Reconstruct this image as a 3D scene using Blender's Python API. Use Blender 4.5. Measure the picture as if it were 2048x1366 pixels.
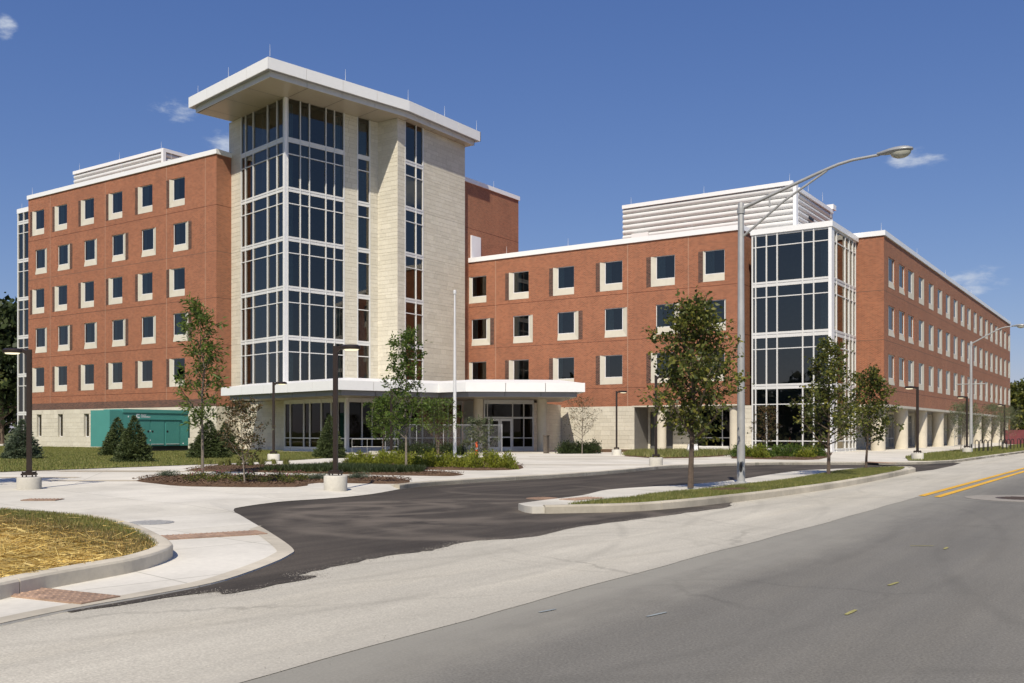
import bpy, bmesh, math, random
import numpy as np
from mathutils import Vector, Matrix

# ------------------------------------------------------------------ reset
for o in list(bpy.data.objects):
    bpy.data.objects.remove(o, do_unlink=True)
SC = bpy.context.scene
COL = SC.collection
R = math.radians

# ------------------------------------------------------------------ camera
YAW = R(33.96)
cam = bpy.data.objects.new('camera', bpy.data.cameras.new('camera'))
COL.objects.link(cam)
cam.location = (0, 0, 1.45)
cam.rotation_euler = (R(90), 0, YAW)
cam.data.sensor_width = 36
cam.data.lens = 33.83
cam.data.shift_y = 0.0879
cam.data.clip_start = 0.1
cam.data.clip_end = 5000
SC.camera = cam
SC.render.resolution_x, SC.render.resolution_y = 1024, 683

# ------------------------------------------------------------------ sky
SUN_EL, SUN_AZ = R(48), R(156.5)          # azimuth clockwise from +Y
world = bpy.data.worlds.new('World')
SC.world = world
world.use_nodes = True
wt = world.node_tree
for n in list(wt.nodes):
    wt.nodes.remove(n)


def N(t, kind, **kw):
    n = t.nodes.new(kind)
    for k, v in kw.items():
        if k.startswith('i_'):
            key = k[2:]
            key = int(key) if key.isdigit() else key.replace('_', ' ')
            n.inputs[key].default_value = v
        else:
            setattr(n, k, v)
    return n


def build_world():
    t = wt
    L = t.links.new
    out = N(t, 'ShaderNodeOutputWorld')
    bg = N(t, 'ShaderNodeBackground')
    bg.inputs['Strength'].default_value = 0.134
    sky = N(t, 'ShaderNodeTexSky')
    sky.sky_type = 'NISHITA'
    sky.sun_disc = False
    sky.sun_elevation = SUN_EL
    sky.sun_rotation = SUN_AZ
    sky.altitude = 200
    sky.air_density = 1.0
    sky.dust_density = 0.35
    sky.ozone_density = 3.2
    sep = N(t, 'ShaderNodeSeparateColor'); L(sky.outputs[0], sep.inputs[0])
    hs = N(t, 'ShaderNodeCombineColor')
    for i, (pw, k) in enumerate(((.97, .455), (.82, .585), (.585, 1.21))):
        p_ = N(t, 'ShaderNodeMath', operation='POWER'); L(sep.outputs[i], p_.inputs[0]); p_.inputs[1].default_value = pw
        m_ = N(t, 'ShaderNodeMath', operation='MULTIPLY'); L(p_.outputs[0], m_.inputs[0]); m_.inputs[1].default_value = k
        L(m_.outputs[0], hs.inputs[i])
    # fair-weather wisps, small patches of noise at a handful of bearings
    tc = N(t, 'ShaderNodeTexCoord')
    mp = N(t, 'ShaderNodeMapping')
    mp.inputs['Scale'].default_value = (1, 1, 2.6)
    L(tc.outputs['Generated'], mp.inputs['Vector'])
    nz = N(t, 'ShaderNodeTexNoise')
    nz.inputs['Scale'].default_value = 26
    nz.inputs['Detail'].default_value = 9
    nz.inputs['Roughness'].default_value = 0.62
    L(mp.outputs[0], nz.inputs['Vector'])
    acc = None
    for (az, el, wa, we, st) in CLOUDS:
        d = (math.cos(el) * math.sin(az), math.cos(el) * math.cos(az), math.sin(el))
        # local east / up at that bearing
        e = (math.cos(az), -math.sin(az), 0)
        u = (-math.sin(el) * math.sin(az), -math.sin(el) * math.cos(az), math.cos(el))
        a = N(t, 'ShaderNodeVectorMath', operation='DOT_PRODUCT')
        a.inputs[1].default_value = Vector(e) / wa
        L(tc.outputs['Generated'], a.inputs[0])
        b = N(t, 'ShaderNodeVectorMath', operation='DOT_PRODUCT')
        b.inputs[1].default_value = Vector(u) / we
        L(tc.outputs['Generated'], b.inputs[0])
        c = N(t, 'ShaderNodeVectorMath', operation='DOT_PRODUCT')
        c.inputs[1].default_value = d
        L(tc.outputs['Generated'], c.inputs[0])
        aa = N(t, 'ShaderNodeMath', operation='MULTIPLY'); L(a.outputs['Value'], aa.inputs[0]); L(a.outputs['Value'], aa.inputs[1])
        bb = N(t, 'ShaderNodeMath', operation='MULTIPLY'); L(b.outputs['Value'], bb.inputs[0]); L(b.outputs['Value'], bb.inputs[1])
        s = N(t, 'ShaderNodeMath', operation='ADD'); L(aa.outputs[0], s.inputs[0]); L(bb.outputs[0], s.inputs[1])
        inv = N(t, 'ShaderNodeMath', operation='SUBTRACT', use_clamp=True); inv.inputs[0].default_value = 1.0; L(s.outputs[0], inv.inputs[1])
        fr = N(t, 'ShaderNodeMath', operation='GREATER_THAN'); L(c.outputs['Value'], fr.inputs[0]); fr.inputs[1].default_value = 0.5
        m = N(t, 'ShaderNodeMath', operation='MULTIPLY'); L(inv.outputs[0], m.inputs[0]); L(fr.outputs[0], m.inputs[1])
        m2 = N(t, 'ShaderNodeMath', operation='MULTIPLY'); L(m.outputs[0], m2.inputs[0]); m2.inputs[1].default_value = st
        if acc is None:
            acc = m2
        else:
            q = N(t, 'ShaderNodeMath', operation='MAXIMUM'); L(acc.outputs[0], q.inputs[0]); L(m2.outputs[0], q.inputs[1]); acc = q
    # noise thresholded inside each soft patch
    k = N(t, 'ShaderNodeMath', operation='MULTIPLY_ADD'); L(acc.outputs[0], k.inputs[0]); k.inputs[1].default_value = .42; L(nz.outputs['Fac'], k.inputs[2])
    mr = N(t, 'ShaderNodeMapRange', interpolation_type='SMOOTHSTEP'); mr.inputs['From Min'].default_value = .62; mr.inputs['From Max'].default_value = 1.0
    L(k.outputs[0], mr.inputs['Value'])
    gm = N(t, 'ShaderNodeMath', operation='MULTIPLY', use_clamp=True); L(acc.outputs[0], gm.inputs[0]); gm.inputs[1].default_value = 2.2
    gate = N(t, 'ShaderNodeMath', operation='MULTIPLY', use_clamp=True); L(mr.outputs[0], gate.inputs[0]); L(gm.outputs[0], gate.inputs[1])
    mx = N(t, 'ShaderNodeMix', data_type='RGBA')
    L(gate.outputs[0], mx.inputs['Factor'])
    L(hs.outputs[0], mx.inputs['A'])
    mx.inputs['B'].default_value = (3.6, 4.0, 4.7, 1)
    L(mx.outputs['Result'], bg.inputs['Color'])
    L(bg.outputs[0], out.inputs['Surface'])


# azimuth (clockwise from +Y), elevation, half width, half height, density
CLOUDS = [(R(-61.7), R(20.4), .012, .016, .72), (R(-53.2), R(17.6), .036, .018, .68), (R(-50.4), R(15.6), .030, .026, .8),
          (R(-11.2), R(14.6), .032, .013, .85), (R(-8.4), R(8.1), .040, .020, .72), (R(-6.0), R(0.9), .06, .014, .8),
          (R(40), R(14), .05, .02, .9), (R(-95), R(12), .05, .02, .9), (R(-130), R(22), .06, .02, .8), (R(95), R(17), .05, .02, .9)]
build_world()

sun = bpy.data.objects.new('sun', bpy.data.lights.new('sun', 'SUN'))
COL.objects.link(sun)
sun.data.energy = 4.3
sun.data.angle = R(0.53)
sun.data.color = (1.0, 0.915, 0.78)
sd = Vector((math.cos(SUN_EL) * math.sin(SUN_AZ), math.cos(SUN_EL) * math.cos(SUN_AZ), math.sin(SUN_EL)))
sun.rotation_euler = sd.to_track_quat('Z', 'Y').to_euler()
sun.location = (30, -60, 80)

SC.view_settings.view_transform = 'Standard'
SC.view_settings.look = 'None'
SC.view_settings.exposure = 0.22
SC.view_settings.gamma = 1.0
SC.view_settings.use_curve_mapping = False

# ------------------------------------------------------------------ materials
MATS = {}


def base_mat(name):
    m = bpy.data.materials.new(name)
    m.use_nodes = True
    t = m.node_tree
    b = t.nodes['Principled BSDF']
    return m, t, b


def lk(t, a, b):
    t.links.new(a, b)


def noise(t, scale, detail=5, rough=.55, vec=None):
    n = N(t, 'ShaderNodeTexNoise')
    n.inputs['Scale'].default_value = scale
    n.inputs['Detail'].default_value = detail
    n.inputs['Roughness'].default_value = rough
    if vec is not None:
        lk(t, vec, n.inputs['Vector'])
    return n


def ramp(t, fac, stops):
    r = N(t, 'ShaderNodeValToRGB')
    e = r.color_ramp.elements
    while len(e) < len(stops):
        e.new(0.5)
    for i, (p, c) in enumerate(stops):
        e[i].position = p
        e[i].color = (*c, 1)
    lk(t, fac, r.inputs['Fac'])
    return r


def mixc(t, fac, a, b, mode='MIX'):
    m = N(t, 'ShaderNodeMix', data_type='RGBA', blend_type=mode)
    if isinstance(fac, (int, float)):
        m.inputs['Factor'].default_value = fac
    else:
        lk(t, fac, m.inputs['Factor'])
    for k, v in (('A', a), ('B', b)):
        if isinstance(v, tuple):
            m.inputs[k].default_value = (*v, 1)
        else:
            lk(t, v, m.inputs[k])
    return m.outputs['Result']


def bump(t, b, h, strength=.3, dist=.02):
    n = N(t, 'ShaderNodeBump')
    n.inputs['Strength'].default_value = strength
    n.inputs['Distance'].default_value = dist
    lk(t, h, n.inputs['Height'])
    lk(t, n.outputs[0], b.inputs['Normal'])


def objvec(t):
    g = N(t, 'ShaderNodeNewGeometry')
    return g.outputs['Position']


def mat_plain(name, col, rough=.6, metal=0, var=.12, scale=3, bmp=0, spec=.5, big=.5):
    m, t, b = base_mat(name)
    p = objvec(t)
    n = noise(t, scale, 6, .6, p)
    n2 = noise(t, big, 3, .5, p)
    f = N(t, 'ShaderNodeMath', operation='MULTIPLY'); lk(t, n.outputs['Fac'], f.inputs[0]); lk(t, n2.outputs['Fac'], f.inputs[1])
    lo = tuple(c * (1 - var * 1.6) for c in col)
    hi = tuple(min(1, c * (1 + var)) for c in col)
    r = ramp(t, f.outputs[0], [(.1, lo), (.42, hi)])
    lk(t, r.outputs[0], b.inputs['Base Color'])
    b.inputs['Roughness'].default_value = rough
    b.inputs['Metallic'].default_value = metal
    b.inputs['Specular IOR Level'].default_value = spec
    if bmp:
        n3 = noise(t, scale * 12, 4, .6, p)
        bump(t, b, n3.outputs['Fac'], bmp, .01)
    MATS[name] = m
    return m


def mat_brick(name, c1, c2, mortar, dark=None, proud=False):
    m, t, b = base_mat(name)
    p = objvec(t)
    s = N(t, 'ShaderNodeSeparateXYZ'); lk(t, p, s.inputs[0])
    a = N(t, 'ShaderNodeMath', operation='ADD'); lk(t, s.outputs[0], a.inputs[0]); lk(t, s.outputs[1], a.inputs[1])
    c = N(t, 'ShaderNodeCombineXYZ'); lk(t, a.outputs[0], c.inputs[0]); lk(t, s.outputs[2], c.inputs[1])
    br = N(t, 'ShaderNodeTexBrick')
    br.inputs['Scale'].default_value = 1.0
    br.inputs['Brick Width'].default_value = .21
    br.inputs['Row Height'].default_value = .072
    br.inputs['Mortar Size'].default_value = .008
    br.inputs['Mortar Smooth'].default_value = .1
    br.inputs['Bias'].default_value = .15
    br.inputs['Color1'].default_value = (*c1, 1)
    br.inputs['Color2'].default_value = (*c2, 1)
    br.inputs['Mortar'].default_value = (*mortar, 1)
    lk(t, c.outputs[0], br.inputs['Vector'])
    # slow weathering across the wall and faint streaks under the openings
    n = noise(t, .35, 5, .6, p)
    mp = N(t, 'ShaderNodeMapping'); mp.inputs['Scale'].default_value = (1.5, 1.5, .18); lk(t, p, mp.inputs['Vector'])
    n2 = noise(t, 1.0, 5, .65, mp.outputs[0])
    r = ramp(t, n.outputs['Fac'], [(.25, (.90, .89, .89)), (.75, (1.08, 1.08, 1.07))])
    col = mixc(t, 1.0, br.outputs['Color'], r.outputs[0], 'MULTIPLY')
    r2 = ramp(t, n2.outputs['Fac'], [(.45, (1, 1, 1)), (.8, (1.16, 1.13, 1.1))])
    col = mixc(t, 1.0, col, r2.outputs[0], 'MULTIPLY')
    lk(t, col, b.inputs['Base Color'])
    b.inputs['Roughness'].default_value = .85
    inv = N(t, 'ShaderNodeMath', operation='SUBTRACT'); inv.inputs[0].default_value = 1; lk(t, br.outputs['Fac'], inv.inputs[1])
    bump(t, b, inv.outputs[0], .6, .012)
    MATS[name] = m


def mat_stone(name):
    m, t, b = base_mat(name)
    p = objvec(t)
    at = N(t, 'ShaderNodeAttribute'); at.attribute_name = 'tone'
    n = noise(t, 7, 6, .65, p)
    n2 = noise(t, .4, 4, .6, p)
    base = ramp(t, at.outputs['Fac'], [(0, (.575, .54, .445)), (.5, (.61, .575, .475)), (1, (.65, .615, .515))])
    r = ramp(t, n.outputs['Fac'], [(.25, (.88, .88, .88)), (.75, (1.07, 1.06, 1.05))])
    col = mixc(t, 1, base.outputs[0], r.outputs[0], 'MULTIPLY')
    r2 = ramp(t, n2.outputs['Fac'], [(.3, (.95, .95, .95)), (.7, (1.04, 1.04, 1.03))])
    col = mixc(t, 1, col, r2.outputs[0], 'MULTIPLY')
    lk(t, col, b.inputs['Base Color'])
    b.inputs['Roughness'].default_value = .85
    bump(t, b, n.outputs['Fac'], .25, .01)
    MATS[name] = m


def mat_glass(name, tint=(.50, .56, .56), refl=1.95):
    m, t, b = base_mat(name)
    t.nodes.remove(b)
    out = t.nodes['Material Output']
    tr = N(t, 'ShaderNodeBsdfTransparent'); tr.inputs[0].default_value = (*tint, 1)
    gl = N(t, 'ShaderNodeBsdfGlossy'); gl.inputs['Roughness'].default_value = .015; gl.inputs['Color'].default_value = (1, .93, .80, 1)
    p = objvec(t)
    n = noise(t, .45, 2, .5, p)
    bm = N(t, 'ShaderNodeBump'); bm.inputs['Strength'].default_value = .05; bm.inputs['Distance'].default_value = .05
    lk(t, n.outputs['Fac'], bm.inputs['Height']); lk(t, bm.outputs[0], gl.inputs['Normal'])
    fr = N(t, 'ShaderNodeFresnel'); fr.inputs['IOR'].default_value = refl
    mx = N(t, 'ShaderNodeMixShader')
    lk(t, fr.outputs[0], mx.inputs[0]); lk(t, tr.outputs[0], mx.inputs[1]); lk(t, gl.outputs[0], mx.inputs[2])
    lk(t, mx.outputs[0], out.inputs['Surface'])
    MATS[name] = m


def mat_leaf(name, cols, trans=.35, rough=.55):
    m, t, b = base_mat(name)
    g = N(t, 'ShaderNodeNewGeometry')
    k = len(cols) - 1
    r = ramp(t, g.outputs['Random Per Island'], [(i / k, c) for i, c in enumerate(cols)])
    n = noise(t, 1.3, 3, .5, g.outputs['Position'])
    r2 = ramp(t, n.outputs['Fac'], [(.3, (.75, .78, .75)), (.7, (1.2, 1.18, 1.1))])
    col = mixc(t, 1, r.outputs[0], r2.outputs[0], 'MULTIPLY')
    lk(t, col, b.inputs['Base Color'])
    b.inputs['Roughness'].default_value = rough
    b.inputs['Specular IOR Level'].default_value = .35
    if trans:
        out = t.nodes['Material Output']
        tl = N(t, 'ShaderNodeBsdfTranslucent')
        lk(t, col, tl.inputs['Color'])
        mx = N(t, 'ShaderNodeMixShader'); mx.inputs[0].default_value = trans
        lk(t, b.outputs[0], mx.inputs[1]); lk(t, tl.outputs[0], mx.inputs[2])
        lk(t, mx.outputs[0], out.inputs['Surface'])
    MATS[name] = m


def mat_concrete(name, col, joint=(2.4, 2.4), rot=0.0, jw=.012, stain=.12, jdark=.6):
    m, t, b = base_mat(name)
    p = objvec(t)
    n = noise(t, .5, 6, .62, p)
    n2 = noise(t, 14, 5, .7, p)
    n3 = noise(t, .11, 3, .5, p)
    r = ramp(t, n.outputs['Fac'], [(.28, tuple(c * (1 - stain) for c in col)), (.62, tuple(min(1, c * (1 + stain * .4)) for c in col))])
    r2 = ramp(t, n2.outputs['Fac'], [(.3, (.93, .93, .93)), (.7, (1.05, 1.05, 1.05))])
    c = mixc(t, 1, r.outputs[0], r2.outputs[0], 'MULTIPLY')
    r3 = ramp(t, n3.outputs['Fac'], [(.35, (.9, .9, .89)), (.6, (1.03, 1.03, 1.03))])
    c = mixc(t, 1, c, r3.outputs[0], 'MULTIPLY')
    if joint:
        mp = N(t, 'ShaderNodeMapping'); mp.inputs['Rotation'].default_value = (0, 0, rot); lk(t, p, mp.inputs['Vector'])
        br = N(t, 'ShaderNodeTexBrick'); br.offset = 0
        br.inputs['Scale'].default_value = 1
        br.inputs['Brick Width'].default_value = joint[0]; br.inputs['Row Height'].default_value = joint[1]
        br.inputs['Mortar Size'].default_value = jw
        br.inputs['Color1'].default_value = (1, 1, 1, 1); br.inputs['Color2'].default_value = (.94, .935, .92, 1)
        br.inputs['Mortar'].default_value = (jdark, jdark, jdark * .97, 1)
        lk(t, mp.outputs[0], br.inputs['Vector'])
        c = mixc(t, 1, c, br.outputs['Color'], 'MULTIPLY')
    lk(t, c, b.inputs['Base Color'])
    b.inputs['Roughness'].default_value = .88
    b.inputs['Specular IOR Level'].default_value = .25
    bump(t, b, n2.outputs['Fac'], .2, .006)
    MATS[name] = m


def mat_road(name, col, speck=.35, streak=.18, marks=(), dark=.6, crack=0, dust=None):
    """asphalt: aggregate speckle, streaks along the wheel paths, tyre arcs"""
    m, t, b = base_mat(name)
    p = objvec(t)
    n = noise(t, 55, 4, .75, p)
    v = N(t, 'ShaderNodeTexVoronoi'); v.inputs['Scale'].default_value = 70; lk(t, p, v.inputs['Vector'])
    mp = N(t, 'ShaderNodeMapping'); mp.inputs['Scale'].default_value = (1.1, .09, 1); mp.inputs['Rotation'].default_value = (0, 0, .06); lk(t, p, mp.inputs['Vector'])
    n2 = noise(t, 1.6, 6, .65, mp.outputs[0])
    n3 = noise(t, .23, 5, .6, p)
    a = ramp(t, n.outputs['Fac'], [(.25, tuple(c * (1 - speck) for c in col)), (.72, tuple(min(1, c * (1 + speck)) for c in col))])
    s2 = ramp(t, n2.outputs['Fac'], [(.32, (1 - streak,) * 3), (.68, (1 + streak,) * 3)])
    c = mixc(t, 1, a.outputs[0], s2.outputs[0], 'MULTIPLY')
    s3 = ramp(t, n3.outputs['Fac'], [(.3, (1 - streak,) * 3), (.7, (1 + streak * .6,) * 3)])
    c = mixc(t, 1, c, s3.outputs[0], 'MULTIPLY')
    sp = ramp(t, v.outputs['Color'], [(.0, (.8, .8, .8)), (.9, (1.05, 1.05, 1.05)), (1, (1.35, 1.33, 1.28))])
    c = mixc(t, .7, c, sp.outputs[0], 'MULTIPLY')
    if marks:
        # arcs left by turning cars: broken rings of given centre and radius
        for (cx, cy_, r0, wd, st) in marks:
            ds = N(t, 'ShaderNodeVectorMath', operation='DISTANCE'); lk(t, p, ds.inputs[0]); ds.inputs[1].default_value = (cx, cy_, 0)
            sb = N(t, 'ShaderNodeMath', operation='SUBTRACT'); lk(t, ds.outputs['Value'], sb.inputs[0]); sb.inputs[1].default_value = r0
            ab = N(t, 'ShaderNodeMath', operation='ABSOLUTE'); lk(t, sb.outputs[0], ab.inputs[0])
            mr = N(t, 'ShaderNodeMapRange', interpolation_type='SMOOTHSTEP'); lk(t, ab.outputs[0], mr.inputs['Value'])
            mr.inputs['From Min'].default_value = 0; mr.inputs['From Max'].default_value = wd; mr.inputs['To Min'].default_value = st; mr.inputs['To Max'].default_value = 0
            nn = noise(t, .8, 4, .6, p)
            nr = ramp(t, nn.outputs['Fac'], [(.36, (0, 0, 0)), (.56, (1, 1, 1))])
            mm = N(t, 'ShaderNodeMath', operation='MULTIPLY'); lk(t, mr.outputs[0], mm.inputs[0]); lk(t, nr.outputs[0], mm.inputs[1])
            c = mixc(t, mm.outputs[0], c, tuple(q * dark for q in col))
    if crack:
        wn = noise(t, .9, 5, .7, p)
        ad = N(t, 'ShaderNodeVectorMath', operation='SCALE'); lk(t, wn.outputs['Color'], ad.inputs[0]); ad.inputs['Scale'].default_value = .9
        sm = N(t, 'ShaderNodeVectorMath', operation='ADD'); lk(t, p, sm.inputs[0]); lk(t, ad.outputs[0], sm.inputs[1])
        vc = N(t, 'ShaderNodeTexVoronoi', feature='DISTANCE_TO_EDGE'); vc.inputs['Scale'].default_value = .17; lk(t, sm.outputs[0], vc.inputs['Vector'])
        cr = ramp(t, vc.outputs['Distance'], [(.0, (1, 1, 1)), (.003, (1, 1, 1)), (.007, (0, 0, 0))])
        gn = noise(t, .3, 3, .5, p); gr = ramp(t, gn.outputs['Fac'], [(.45, (0, 0, 0)), (.6, (crack,) * 3)])
        cm = N(t, 'ShaderNodeMath', operation='MULTIPLY'); lk(t, cr.outputs[0], cm.inputs[0]); lk(t, gr.outputs[0], cm.inputs[1])
        c = mixc(t, cm.outputs[0], c, tuple(q * .45 for q in col))
        # dust and wash-out stains
        dn = noise(t, .55, 6, .7, mp.outputs[0]); dr = ramp(t, dn.outputs['Fac'], [(.5, (1, 1, 1)), (.75, (1.14, 1.12, 1.08))])
        c = mixc(t, 1, c, dr.outputs[0], 'MULTIPLY')
    if dust:
        x0, x1, dcol, k = dust
        sx = N(t, 'ShaderNodeSeparateXYZ'); lk(t, p, sx.inputs[0])
        n5 = noise(t, .7, 6, .7, mp.outputs[0])
        n6 = noise(t, 2.2, 6, .7, p)
        o1 = N(t, 'ShaderNodeMath', operation='MULTIPLY_ADD'); lk(t, n5.outputs['Fac'], o1.inputs[0]); o1.inputs[1].default_value = (x1 - x0) * 1.5; lk(t, sx.outputs[0], o1.inputs[2])
        o2 = N(t, 'ShaderNodeMath', operation='MULTIPLY_ADD'); lk(t, n6.outputs['Fac'], o2.inputs[0]); o2.inputs[1].default_value = (x1 - x0) * .6; lk(t, o1.outputs[0], o2.inputs[2])
        q_ = (x1 - x0) * 1.05
        mr = N(t, 'ShaderNodeMapRange', interpolation_type='SMOOTHSTEP'); lk(t, o2.outputs[0], mr.inputs['Value'])
        lo_, hi_ = sorted((x0 + q_, x1 + q_))
        mr.inputs['From Min'].default_value = lo_; mr.inputs['From Max'].default_value = hi_
        mr.inputs['To Min'].default_value = k if x1 > x0 else 0; mr.inputs['To Max'].default_value = 0 if x1 > x0 else k
        c = mixc(t, mr.outputs[0], c, dcol)
    lk(t, c, b.inputs['Base Color'])
    b.inputs['Roughness'].default_value = .9
    b.inputs['Specular IOR Level'].default_value = .3
    bump(t, b, n.outputs['Fac'], .35, .006)
    MATS[name] = m


def mat_emit(name, col, st):
    m, t, b = base_mat(name)
    b.inputs['Base Color'].default_value = (.8, .78, .7, 1)
    b.inputs['Emission Color'].default_value = (*col, 1)
    b.inputs['Emission Strength'].default_value = st
    MATS[name] = m


def mat_ground(name, cols, scale=(.35, 6), bmp=.4):
    m, t, b = base_mat(name)
    p = objvec(t)
    n = noise(t, scale[0], 6, .6, p)
    n2 = noise(t, scale[1], 6, .7, p)
    k = len(cols) - 1
    f = N(t, 'ShaderNodeMath', operation='MULTIPLY_ADD'); lk(t, n2.outputs['Fac'], f.inputs[0]); f.inputs[1].default_value = .6
    h = N(t, 'ShaderNodeMath', operation='MULTIPLY'); lk(t, n.outputs['Fac'], h.inputs[0]); h.inputs[1].default_value = .5
    lk(t, h.outputs[0], f.inputs[2])
    r = ramp(t, f.outputs[0], [(.3 + .5 * i / k, c) for i, c in enumerate(cols)])
    lk(t, r.outputs[0], b.inputs['Base Color'])
    b.inputs['Roughness'].default_value = .95
    b.inputs['Specular IOR Level'].default_value = .1
    bump(t, b, n2.outputs['Fac'], bmp, .03)
    MATS[name] = m


mat_brick('brick', (.205, .062, .027), (.345, .113, .051), (.38, .25, .165))
mat_brick('accent_brick', (.040, .022, .018), (.14, .062, .044), (.24, .17, .13))  # in the window panels this dark tone carries the shade between proud bricks
mat_stone('stone')
mat_plain('mortar', (.42, .375, .295), .95, var=.1)
mat_plain('precast', (.555, .52, .43), .8, var=.05, scale=2)
mat_plain('white_metal', (.82, .82, .81), .35, var=.02, spec=.5)
mat_plain('louver_metal', (.66, .66, .64), .4, var=.03)
mat_plain('fascia_metal', (.80, .80, .78), .38, var=.025, big=.2)
mat_plain('band_metal', (.27, .27, .29), .4, var=.03)
mat_plain('band_metal_lit', (.60, .60, .59), .4, var=.03)  # band metal of the tower roof, lightened to carry bounced light
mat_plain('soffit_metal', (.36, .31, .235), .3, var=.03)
mat_plain('frame_metal', (.70, .70, .69), .35, var=.02)
mat_plain('mullion_metal', (.66, .66, .64), .38, var=.02)
mat_plain('dark_frame', (.10, .10, .10), .4, var=.05)
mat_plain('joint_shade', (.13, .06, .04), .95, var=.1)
mat_plain('joint_seal', (.46, .33, .24), .9, var=.1)
mat_glass('glass')
mat_glass('storefront_glass', (.16, .18, .18), 1.38)
mat_plain('curtain', (.34, .43, .41), .9, var=.15, scale=8)
mat_plain('blind', (.24, .25, .25), .7, var=.05)
mat_plain('room', (.17, .16, .145), .95, var=.1)
mat_plain('ceiling', (.22, .22, .21), .95, var=.05)
mat_plain('column_concrete', (.60, .545, .435), .8, var=.07, scale=2, bmp=.1)
mat_concrete('plaza_concrete', (.66, .625, .545), (3.0, 3.0), R(38), .012, .17, .66)
mat_concrete('walk_concrete', (.63, .60, .525), (2.2, 2.2), R(10), .011, .2, .66)
mat_concrete('tan_band', (.47, .41, .31), (1.5, 30), R(38), .010, .1, .75)
mat_concrete('kerb_concrete', (.50, .455, .365), None, stain=.42)
mat_concrete('lamp_base_concrete', (.52, .495, .43), None, stain=.45)
mat_road('old_asphalt', (.172, .164, .143), .42, .09, [(-1.2, 19, 3.1, 0.112, 0.315), (-1.2, 19, 4.6, 0.099, 0.273), (2, 30, 9.5, 0.124, 0.294), (2, 30, 8.1, 0.112, 0.273), (14, 15, 16.4, 0.155, 0.273), (14, 15, 15.0, 0.155, 0.273), (6, -4, 12.5, 0.155, 0.252), (-22, 12, 19.0, 0.136, 0.252), (-22, 12, 20.4, 0.124, 0.231)], .62, .35, (-4.5, -2.9, (.34, .325, .275), .6))
mat_road('patch_concrete', (.30, .275, .235), .25, .1)
mat_road('road_concrete', (.485, .455, .38), .28, .11, [(-5.6, 10.7, 1.35, 0.074, 0.336), (-5.6, 10.7, 1.72, 0.087, 0.294), (-5.2, 11.0, 2.3, 0.074, 0.252), (-3.4, 18, 4.2, 0.087, 0.294), (-14.5, 8, 9.2, 0.124, 0.294), (-14.5, 8, 8.0, 0.112, 0.273), (-1, 26, 5.4, 0.099, 0.252), (-20, 14, 14.2, 0.136, 0.252), (-20, 14, 15.4, 0.124, 0.231), (3, 17, 9.6, 0.124, 0.252)], .55, .5, (-4.3, -5.2, (.35, .33, .28), .45))
mat_road('new_asphalt', (.070, .059, .047), .45, .42, [(-12.6, 13.2, .8, .28, .8), (-12.2, 13.6, 1.5, .32, .75), (-11.5, 13.6, 2.2, .4, .8), (-10.5, 14.5, 2.6, .6, .6), (-9.5, 13, 3.2, .35, .7), (-8, 14, 3.6, .5, .65), (-13, 20, 2.0, .35, .5), (-10.2, 11.2, .9, .5, .7), (-9.2, 12.0, .5, .6, .6)], 2.1)
mat_plain('yellow_paint', (.75, .42, .03), .7, var=.15, scale=6)
mat_plain('pale_yellow_paint', (.34, .31, .11), .8, var=.2, scale=20)
mat_plain('pale_blue_paint', (.27, .30, .30), .8, var=.2, scale=20)
mat_ground('turf', [(.115, .125, .036), (.19, .195, .06), (.31, .265, .11)])
mat_ground('far_ground', [(.06, .07, .025), (.10, .11, .04), (.16, .14, .07)])
mat_ground('mulch', [(.055, .032, .019), (.12, .074, .045), (.20, .135, .088)], (1.2, 22), .9)
mat_ground('straw_ground', [(.20, .12, .03), (.45, .31, .09), (.6, .45, .17)], (.9, 18), .8)
mat_leaf('grass_blade', [(.11, .135, .034), (.16, .185, .048), (.215, .22, .065), (.33, .28, .12)], .25)
mat_leaf('dry_blade', [(.09, .10, .03), (.22, .17, .07), (.36, .25, .11), (.07, .09, .025)], .2)
mat_leaf('straw', [(.42, .27, .06), (.60, .42, .12), (.72, .56, .22), (.33, .20, .05)], .1)
mat_leaf('chip', [(.05, .03, .018), (.12, .072, .044), (.19, .125, .08)], 0)
mat_leaf('leaf_mid', [(.045, .060, .016), (.085, .105, .026), (.14, .155, .036), (.28, .255, .05)], .42, .38)
mat_leaf('leaf_light', [(.045, .080, .014), (.075, .13, .020), (.12, .18, .032), (.16, .20, .04)], .4)
mat_leaf('leaf_brown', [(.035, .05, .016), (.06, .07, .024), (.12, .075, .03), (.16, .09, .04)], .3)
mat_leaf('leaf_dark', [(.022, .036, .011), (.038, .058, .017), (.06, .082, .024)], .25)
mat_leaf('leaf_yellow', [(.15, .185, .022), (.235, .265, .032), (.32, .33, .045), (.09, .125, .018)], .4)
mat_leaf('leaf_grey', [(.085, .11, .05), (.13, .16, .08), (.20, .21, .11)], .35)
mat_leaf('spruce_needle', [(.045, .066, .024), (.078, .105, .038), (.12, .145, .055)], .2)
mat_leaf('spruce_blue', [(.062, .09, .056), (.10, .135, .085), (.15, .18, .12)], .2)
mat_leaf('petal', [(.22, .06, .09), (.32, .11, .15), (.17, .05, .06)], .2)
mat_plain('grit', (.26, .24, .21), .9, var=.3)
mat_plain('bark', (.13, .095, .07), .95, var=.3, scale=14, bmp=.5)
mat_plain('bark_grey', (.20, .17, .135), .95, var=.3, scale=14, bmp=.5)
mat_plain('bronze', (.032, .022, .017), .38, var=.1, metal=.2)
mat_plain('galvanized', (.40, .40, .385), .45, metal=.2, var=.12, scale=5)
mat_plain('aluminium', (.72, .72, .71), .35, metal=.15, var=.04)
mat_plain('lamp_housing', (.36, .37, .37), .4, metal=.3, var=.1)
mat_plain('lamp_lens_glass', (.46, .46, .38), .12, var=.1, spec=.8)
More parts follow.
